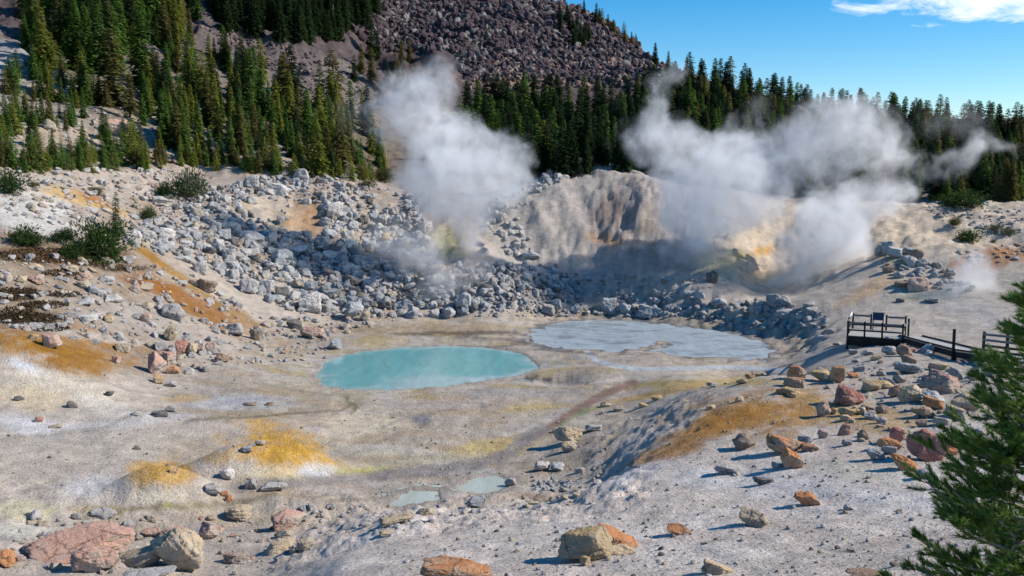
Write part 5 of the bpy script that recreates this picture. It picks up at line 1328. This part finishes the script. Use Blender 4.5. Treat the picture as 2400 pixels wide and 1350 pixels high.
for i in (0, 2): prail((bu[i], LV + .11, .98), (bu[i + 1], LV + .11, .98))
for z, m, hh in ((.95, None, .14), (.42, m_dark, .10)):
    prail((-.04, -.2, z), (-.04, LV + .16, z), m, .05, hh)
prail((LU + .02, -.16, .93), (LU + .28, .9, 1.0))
# the information panel on two legs at the back of the platform
sg = empty('information_sign', plat(LU * .49, LV - .2, ZD)); tag(sg, 'small dark information panel on two legs at the back of the viewing platform', 'sign')
ua, ub = LU * .49 - .34, LU * .49 + .34
for u in (ua, ub): ppost('leg', u, LV - .2, .02, 1.0, sg, .06)
Mb = Nodes('dark_panel'); Mb.bsdf((.035, .045, .07), .35, None, .5)
V, Fq = box_between((ua - .04, LV - .24, 1.02), (ub + .04, LV - .24, 1.02), .04, .50); V[:, 1] += (V[:, 2] - 1.02) * .45; pput('panel', V, Fq, Mb.m, sg)
V, Fq = box_between((ua - .07, LV - .11, 1.29), (ub + .07, LV - .11, 1.29), .05, .05); pput('panel_frame', V, Fq, m_rail, sg)
# white notice with a red mark on the left corner
Mw = Nodes('white_notice'); Mw.bsdf((.72, .70, .68), .5); Mr = Nodes('red_notice'); Mr.bsdf((.5, .06, .05), .5)
nt = empty('warning_notice', plat(-.05, 2.5, ZD + 1.0)); tag(nt, 'small white and red notice leaning on the left rail of the viewing platform', 'sign')
V, Fq = box_between((-.09, 2.1, 1.06), (-.05, 3.3, 1.16), .03, .26); pput('panel', V, Fq, Mw.m, nt)
V, Fq = box_between((-.10, 2.8, 1.08), (-.08, 3.2, 1.12), .05, .10); pput('mark', V, Fq, Mr.m, nt)
# ramp and lower walkway
rp = empty('boardwalk', (0, 0, 0))
A0, A1, A2 = RA0, RA1, RA2
rp.location = (A1[0], A1[1], A1[2] - .6); tag(rp, 'dark timber boardwalk ramp sloping down from the viewing platform behind the pine', 'boardwalk')
def post(name, x, y, z0, z1, par, w=.13): V, Fq = box_between((x, y, z0), (x, y, z1), w, w); return under(name, V, Fq, m_dark, par, False)
def rail(par, a, b, w=.05, h=.14, m=None): V, Fq = box_between(a, b, w, h); return under('rail', V, Fq, m or m_rail, par, False)
def walk(a, b, nbd):
    t = (b - a); s = np.cross(t / np.linalg.norm(t), [0, 0, 1.]); s /= np.linalg.norm(s); w = .75
    bd = [box_between(a + t * (k + .5) / nbd - s * w, a + t * (k + .5) / nbd + s * w, np.linalg.norm(t) / nbd * .62, .05) for k in range(nbd)]
    under('deck', *join(bd), m_deck, rp, False)
    for sg_ in (-1, 1):
        V, Fq = box_between(a + s * w * sg_ * 1.04 + [0, 0, .09], b + s * w * sg_ * 1.04 + [0, 0, .09], .09, .10); under('kerb', V, Fq, m_dark, rp, False)
        V, Fq = box_between(a + s * w * sg_ * 1.0 - [0, 0, .2], b + s * w * sg_ * 1.0 - [0, 0, .2], .10, .32); under('beam', V, Fq, m_dark, rp, False)
    return s
s1 = walk(A0, A1, 27); s2 = walk(A1 + (A2 - A1) * .004, A2, 22)
for q in (.48, 1.0):
    c = A0 + (A1 - A0) * q
    for sg_ in (-.75, .75):
        x, y = (c + s1 * sg_)[:2]; V, Fq = box_between((x, y, min(gz(x, y), c[2] - .3) - .2), (x, y, c[2] - .05), .22, .22); under('footing', V, Fq, m_dark, rp, False)
def wpost(c, off, s, top=1.12):
    p = c + s * off; post('post', p[0], p[1], min(gz(p[0], p[1]), p[2]) - .2, p[2] + top, rp)
tt = A2 - A1
for q in (0.01, .37, .72):
    c = A1 + tt * q
    wpost(c, -.86, s2, 1.15); 
    if q < .2: wpost(c, .86, s2, 1.3)
for hh, m in ((1.0, m_rail), (.68, m_rail), (.36, m_dark)):
    for q0, q1 in ((.01, .37), (.37, .72)):
        a, b = A1 + tt * q0 - s2 * .80 + [0, 0, hh], A1 + tt * q1 - s2 * .80 + [0, 0, hh]; rail(rp, a, b, .05, .13, m)

# ------------------------------------------------------------------ steam
def steam(name, label, puffs, dens, vox, seed, nscale=.17, warp=2.6, depth0=108.0, cut=.42, rscale=1.62, group='steam plumes from the hot vents'):
    """A drifting plume: soft puffs run together and torn by turbulence, baked into a fog grid."""
    C = []
    for p in puffs:
        px, py, rp = p[:3]; k = p[3] if len(p) > 3 else 1.0; d = p[4] if len(p) > 4 else depth0
        c = atd(px, py, d); C.append((c, rscale * rp * d / FPX, k))
    pad = warp * 1.3 + .5
    lo = np.min([c - r for c, r, k in C], 0) - pad; hi = np.max([c + r for c, r, k in C], 0) + pad
    ng = bpy.data.node_groups.new(name, 'GeometryNodeTree'); ng.interface.new_socket('Geometry', in_out='OUTPUT', socket_type='NodeSocketGeometry')
    n = lambda t, **kw: (lambda q: ([setattr(q, a, b) for a, b in kw.items()], q)[1])(ng.nodes.new(t)); l = ng.links.new
    out = n('NodeGroupOutput'); vc = n('GeometryNodeVolumeCube'); pos = n('GeometryNodeInputPosition')
    vc.inputs['Min'].default_value = lo; vc.inputs['Max'].default_value = hi
    for ax, q in zip('XYZ', hi - lo): vc.inputs['Resolution ' + ax].default_value = max(8, int(q / vox))
    def M(op, a, b=None, c=None):
        q = n('ShaderNodeMath', operation=op)
        for i, v in enumerate((a, b, c)):
            if v is None: continue
            if isinstance(v, (int, float)): q.inputs[i].default_value = v
            else: l(v, q.inputs[i])
        return q.outputs[0]
    def VM(op, a, b=None, s=None):
        q = n('ShaderNodeVectorMath', operation=op); l(a, q.inputs[0])
        if b is not None:
            if hasattr(b, 'is_linked'): l(b, q.inputs[1])
            else: q.inputs[1].default_value = b
        if s is not None: q.inputs['Scale'].default_value = s
        return q
    def noise(v, sc, det, rough=.55):
        q = n('ShaderNodeTexNoise'); q.inputs['Scale'].default_value = sc; q.inputs['Detail'].default_value = det; q.inputs['Roughness'].default_value = rough; l(v, q.inputs['Vector']); return q
    sh = VM('ADD', pos.outputs[0], (seed * 13.7, seed * 5.1, 0)).outputs[0]
    w1 = VM('SCALE', VM('SUBTRACT', noise(sh, nscale, 2).outputs['Color'], (.5, .5, .5)).outputs[0], None, warp * 2.2).outputs[0]
    w2 = VM('SCALE', VM('SUBTRACT', noise(sh, nscale * 3.2, 3).outputs['Color'], (.5, .5, .5)).outputs[0], None, warp * .75).outputs[0]
    wp = VM('ADD', VM('ADD', pos.outputs[0], w1).outputs[0], w2).outputs[0]
    tot = None
    for c, r, k in C:
        dn = VM('DISTANCE', wp, tuple(float(v) for v in c)).outputs['Value']
        f = M('MAXIMUM', M('SUBTRACT', 1.0, M('DIVIDE', dn, float(r))), 0.0); f = M('MULTIPLY', f, k)
        tot = f if tot is None else M('ADD', tot, f)
    tot = M('MINIMUM', tot, 1.3)
    er = noise(wp, nscale * 2.4, 7, .66).outputs[0]
    er2 = noise(wp, nscale * .9, 3, .55).outputs[0]
    dz = M('SUBTRACT', M('MULTIPLY', tot, 1.25), M('ADD', M('MULTIPLY', M('SUBTRACT', er, .26), cut * 4.6), M('MULTIPLY', M('SUBTRACT', er2, .4), cut * 2.2)))
    er3 = noise(wp, nscale * 7.5, 5, .62).outputs[0]
    dz = M('SUBTRACT', dz, M('MULTIPLY', M('SUBTRACT', er3, .40), cut * 2.6))
    dz = M('MINIMUM', M('MAXIMUM', M('MULTIPLY', dz, 1.7), 0.0), 1.0)
    bil = M('MAXIMUM', M('ADD', .25, M('MULTIPLY', M('SUBTRACT', noise(wp, nscale * 3.4, 6, .6).outputs[0], .38), 5.0)), .08)
    dz = M('MULTIPLY', M('MULTIPLY', M('POWER', dz, 1.6), bil), dens)
    l(dz, vc.inputs['Density'])
    sm = n('GeometryNodeSetMaterial'); l(vc.outputs[0], sm.inputs[0]); sm.inputs['Material'].default_value = m_steam; l(sm.outputs[0], out.inputs[0])
    vol = bpy.data.volumes.new(name); vol.materials.append(m_steam); o = bpy.data.objects.new(name, vol); COL.objects.link(o)
    md = o.modifiers.new('steam', 'NODES'); md.node_group = ng
    tag(o, label, 'steam', group, 'stuff'); return o
Ms = bpy.data.materials.new('steam_vapour'); Ms.use_nodes = True; Ms.node_tree.nodes.clear(); m_steam = Ms
_o = Ms.node_tree.nodes.new('ShaderNodeOutputMaterial'); _v = Ms.node_tree.nodes.new('ShaderNodeVolumePrincipled')
_v.inputs['Color'].default_value = (.985, .987, .992, 1); _v.inputs['Density'].default_value = 1.0; _v.inputs['Anisotropy'].default_value = .25
Ms.node_tree.links.new(_v.outputs[0], _o.inputs['Volume'])
steam('steam', 'tall white steam plume rising from the vent in the rubble, left of the grey dome', [
 (1108,612,30,1.2),(1095,570,38,1.2),(1082,530,48,1.1),(1075,485,60,1.0),(1090,440,85,1.1),(1150,420,85,1.1),(1210,400,58,.9),(1190,375,50,.8),(1040,400,80,.9),(1000,350,75,.75),
 (1060,345,70,.7),(950,300,75,.6),(1030,285,75,.6),(920,240,62,.55),(985,225,70,.5),(910,180,52,.55),(1000,170,62,.5),(1045,150,40,.6),(1050,205,50,.45),(895,320,30,.5),(1100,300,40,.5),(1000,450,60,.5),(970,430,50,.4),(1160,580,40,.4),(1150,600,30,.5)], .30, .17, 1)
steam('steam', 'broad white steam cloud drifting across the grey dome and cream hill', [
 (1565,190,48,.85),(1590,180,36,.7),(1550,225,45,.55),(1560,265,55,.6),(1520,300,60,.6),(1475,315,45,.5),(1560,330,70,.7),(1480,350,30,.5),(1590,390,90,.9),(1660,440,110,1.1),(1720,480,105,1.1),(1650,500,90,.9),(1570,490,70,.7),(1760,430,90,1.0),
 (1690,370,85,.8),(1780,350,85,.8),(1860,340,85,.8),(1930,300,75,.75),(2000,255,60,.7),(2050,250,48,.6),(1960,250,50,.5),(1900,400,80,.7),(1980,350,85,.8),(2060,320,80,.75),(2120,350,75,.6),(2180,390,60,.5),(2040,390,80,.6),
 (2250,350,55,.6),(2300,360,62,.65),(2330,345,40,.6),(2230,400,60,.45)], .27, .20, 2, depth0=104.0, rscale=1.46)
steam('steam', 'dense steam column boiling up at the foot of the cream hill', [
 (2110,450,75,.8),(2050,470,85,.9),(1980,500,95,1.0),(1920,540,95,.9),(1860,540,80,.8),(1960,580,90,.9),(2000,610,70,1.0),(1930,640,95,1.0),(1880,660,75,.9),(1960,680,60,.9),(1900,705,55,.9),(1970,720,40,.6),(1830,690,40,.5),(1990,640,60,.9),(1840,600,60,.5),(1800,560,50,.35),(1920,730,45,.9),(1870,725,45,.8),(1830,700,45,.7),(1950,745,35,.7),(1780,680,45,.5)], .30, .19, 3, depth0=101.0, rscale=1.38)
steam('steam', 'smaller steam puffs in the hollow beneath the grey dome', [
 (1600,640,45,.7),(1620,600,50,.6),(1590,560,50,.5),(1640,560,55,.5),(1560,600,40,.4),(1540,540,45,.35),(1700,560,55,.35),(1650,620,40,.5),(1760,690,45,.25),(1700,680,50,.25)], .26, .28, 4, depth0=104.0)
steam('steam', 'thin mist lying over the boulders in front of the steam vent', [
 (1000,560,75,.55),(950,520,70,.45),(960,620,70,.45),(1030,680,55,.5),(1010,720,40,.5),(1090,690,60,.4),(1180,680,60,.3),(900,560,60,.35),(850,600,60,.3),(1130,640,50,.4),(1060,650,60,.4)], .20, .25, 5, depth0=100.0, cut=.30)
steam('steam', 'thin veil of steam over the gully behind the boardwalk', [
 (2300,650,80,.7),(2250,700,85,.7),(2200,730,75,.65),(2160,755,45,.5),(2330,600,50,.4),(2340,680,50,.4),(2270,770,40,.4),(2100,760,40,.35),(2020,730,40,.35)], .34, .24, 6, depth0=85.0, cut=.30)
steam('steam', 'faint blue wisps of steam hanging before the right hand wood', [
 (1770,235,55,.45),(1790,300,65,.45),(2250,265,80,.4),(2200,290,70,.4),(2310,280,55,.4),(2100,280,60,.45),(1420,325,45,.5),(1180,300,60,.3),(860,270,55,.45),(800,230,55,.4),(830,330,55,.35)], .07, .45, 7, depth0=125.0, cut=.28)
steam('steam', 'thin steam creeping low over the turquoise pool and the trickle', [
 (950,825,80,.5,74),(850,860,60,.45,71),(1080,850,60,.4,73),(720,830,60,.4,75),(1000,1085,70,.5,48),(900,1090,50,.5,47),(1200,1040,60,.45,50),(1280,1010,45,.4,52),(560,845,60,.35,72)], .10, .28, 8, depth0=72.0, cut=.28, warp=1.4)

# ------------------------------------------------------------------ labels for what has none of its own yet: by the nearest landmark and by size
RANK = ['largest', 'second largest', 'third largest', 'fourth largest', 'fifth largest', 'sixth largest', 'seventh largest', 'eighth largest', 'ninth largest', 'tenth largest', 'eleventh largest', 'twelfth largest', 'thirteenth largest', 'fourteenth largest', 'fifteenth largest', 'sixteenth largest', 'seventeenth largest', 'eighteenth largest', 'nineteenth largest', 'twentieth largest']
BL = [('the largest white block',590,560),('the bare rust streak',738,515),('the bush with a dead top',425,430),('the white boulder with an orange scar',727,716),('the pointed blue grey slab',1086,714),
 ('the steam vent',1110,620),('the rocky crest of the grey dome',1335,392),('the large dome shaped boulder',1423,720),('the dark crag in the steam',1669,652),('the big round grey boulder',407,735),
 ('the large round bush',230,570),('the tall pink and orange boulder',369,855),('the round pinkish boulder',123,803),('the round pink boulder at the puddle',676,1220),('the massive red block',2170,1050),
 ('the viewing platform',2050,775),('the large blue white boulder',662,607),('the tall white boulder by the rust streak',785,498),('the slanted dark grey block',833,732),('the pinkish white boulder',585,675),
 ('the broad white boulder',537,538),('the long blue grey boulder',1525,733),('the dark topped mound boulder',1812,708),('the white skyline boulder',705,412),('the pale boulder at the rubble tip',314,553),
 ('the big pink forest boulder',277,304),('the flat white oval boulder',208,745),('the rust brown broken boulder',485,674),('the dark bush on the cream hill',2278,552),('the large purple pink boulder',2203,902),
 ('the large pale ridge boulder',1245,602),('the pointed blue grey boulder',756,572),('the bright white boulder',469,630),('the pink brown boulder',2151,668),('the turquoise pool',1000,860)]
TL = [('the golden green conifer',1276,400),('the large brownish conifer',265,248),('the bleached snag',258,110),('the ragged olive conifer',670,262),('the sparse olive conifer',798,405),('the broad olive conifer',783,270),
 ('the tallest green conifer',335,205),('the pale open patch',25,130),('the big pink forest boulder',277,320),('the bright yellow bushy conifer',425,368),('the olive brown bright topped conifer',502,255),('the grey ravine',600,150),
 ('the left steam plume',960,330),('the bright band of talus',1270,200),('the top of the right plume',1570,220),('the skyline clump',1958,290),('the twin spired conifers',2275,331),('the tail of the steam',2310,400),
 ('the dense green conifer',612,270),('the mountain rim',1560,150),('the tan clearing boulder',117,305),('the stony forest gap',390,345),('the front row yellow green conifer',470,370),('the dark bushy conifer',590,390),
 ('the tall dark skyline conifer',1620,225),('the spiky skyline conifer',1677,245),('the dense upper left conifer',180,165),('the broad skyline conifer',2340,335),('the feathery skyline conifer',2215,320),('the cleft in the right wood',1800,330)]
CW = {'rust': 'rusty', 'pink': 'pinkish', 'red': 'reddish', 'tan': 'tan', 'ochre': 'ochre', 'grey': 'grey', 'white': 'whitish', 'blue': 'pale grey', 'dark': 'dark', 'brown': 'brown', 'green': 'green', 'yellow': 'yellow green', 'olive': 'olive'}
def autolabel(lst, marks, noun, word, cat, grp):
    buck = {}
    for r in lst:
        g = r.get('group') or (grp + ' on the ' + r['region'] if r.get('region') else grp)
        tag(r['o'], r['label'], cat, g)
        if r['label']: continue
        nm, mx, my = min(marks, key=lambda m: (m[1] - r['px']) ** 2 + (1.3 * (m[2] - r['py'])) ** 2)
        dx, dy = r['px'] - mx, (r['py'] - my) * 1.3
        side = ('right of' if dx > 0 else 'left of') if abs(dx) > abs(dy) else ('below' if dy > 0 else 'above')
        buck.setdefault((nm, side, CW[r['c']]), []).append(r)
    for (nm, side, cw), rs in buck.items():
        rs.sort(key=lambda r: -r['h'])
        for k, r in enumerate(rs):
            rk = '' if len(rs) == 1 else RANK[min(k, len(RANK) - 1)].replace('largest', word) + ' '
            r['o']['label'] = (('' if rk else 'one ') + f'{rk}{cw} {noun} {side} {nm}').replace('one ', 'single ')
autolabel(ROCKS, BL, 'boulder', 'largest', 'boulder', 'boulders')
autolabel(TREES, TL, 'conifer', 'tallest', 'tree', 'conifers')
for s_ in SHRUBS: tag(s_['o'], s_['label'], 'shrub', 'shrubs')
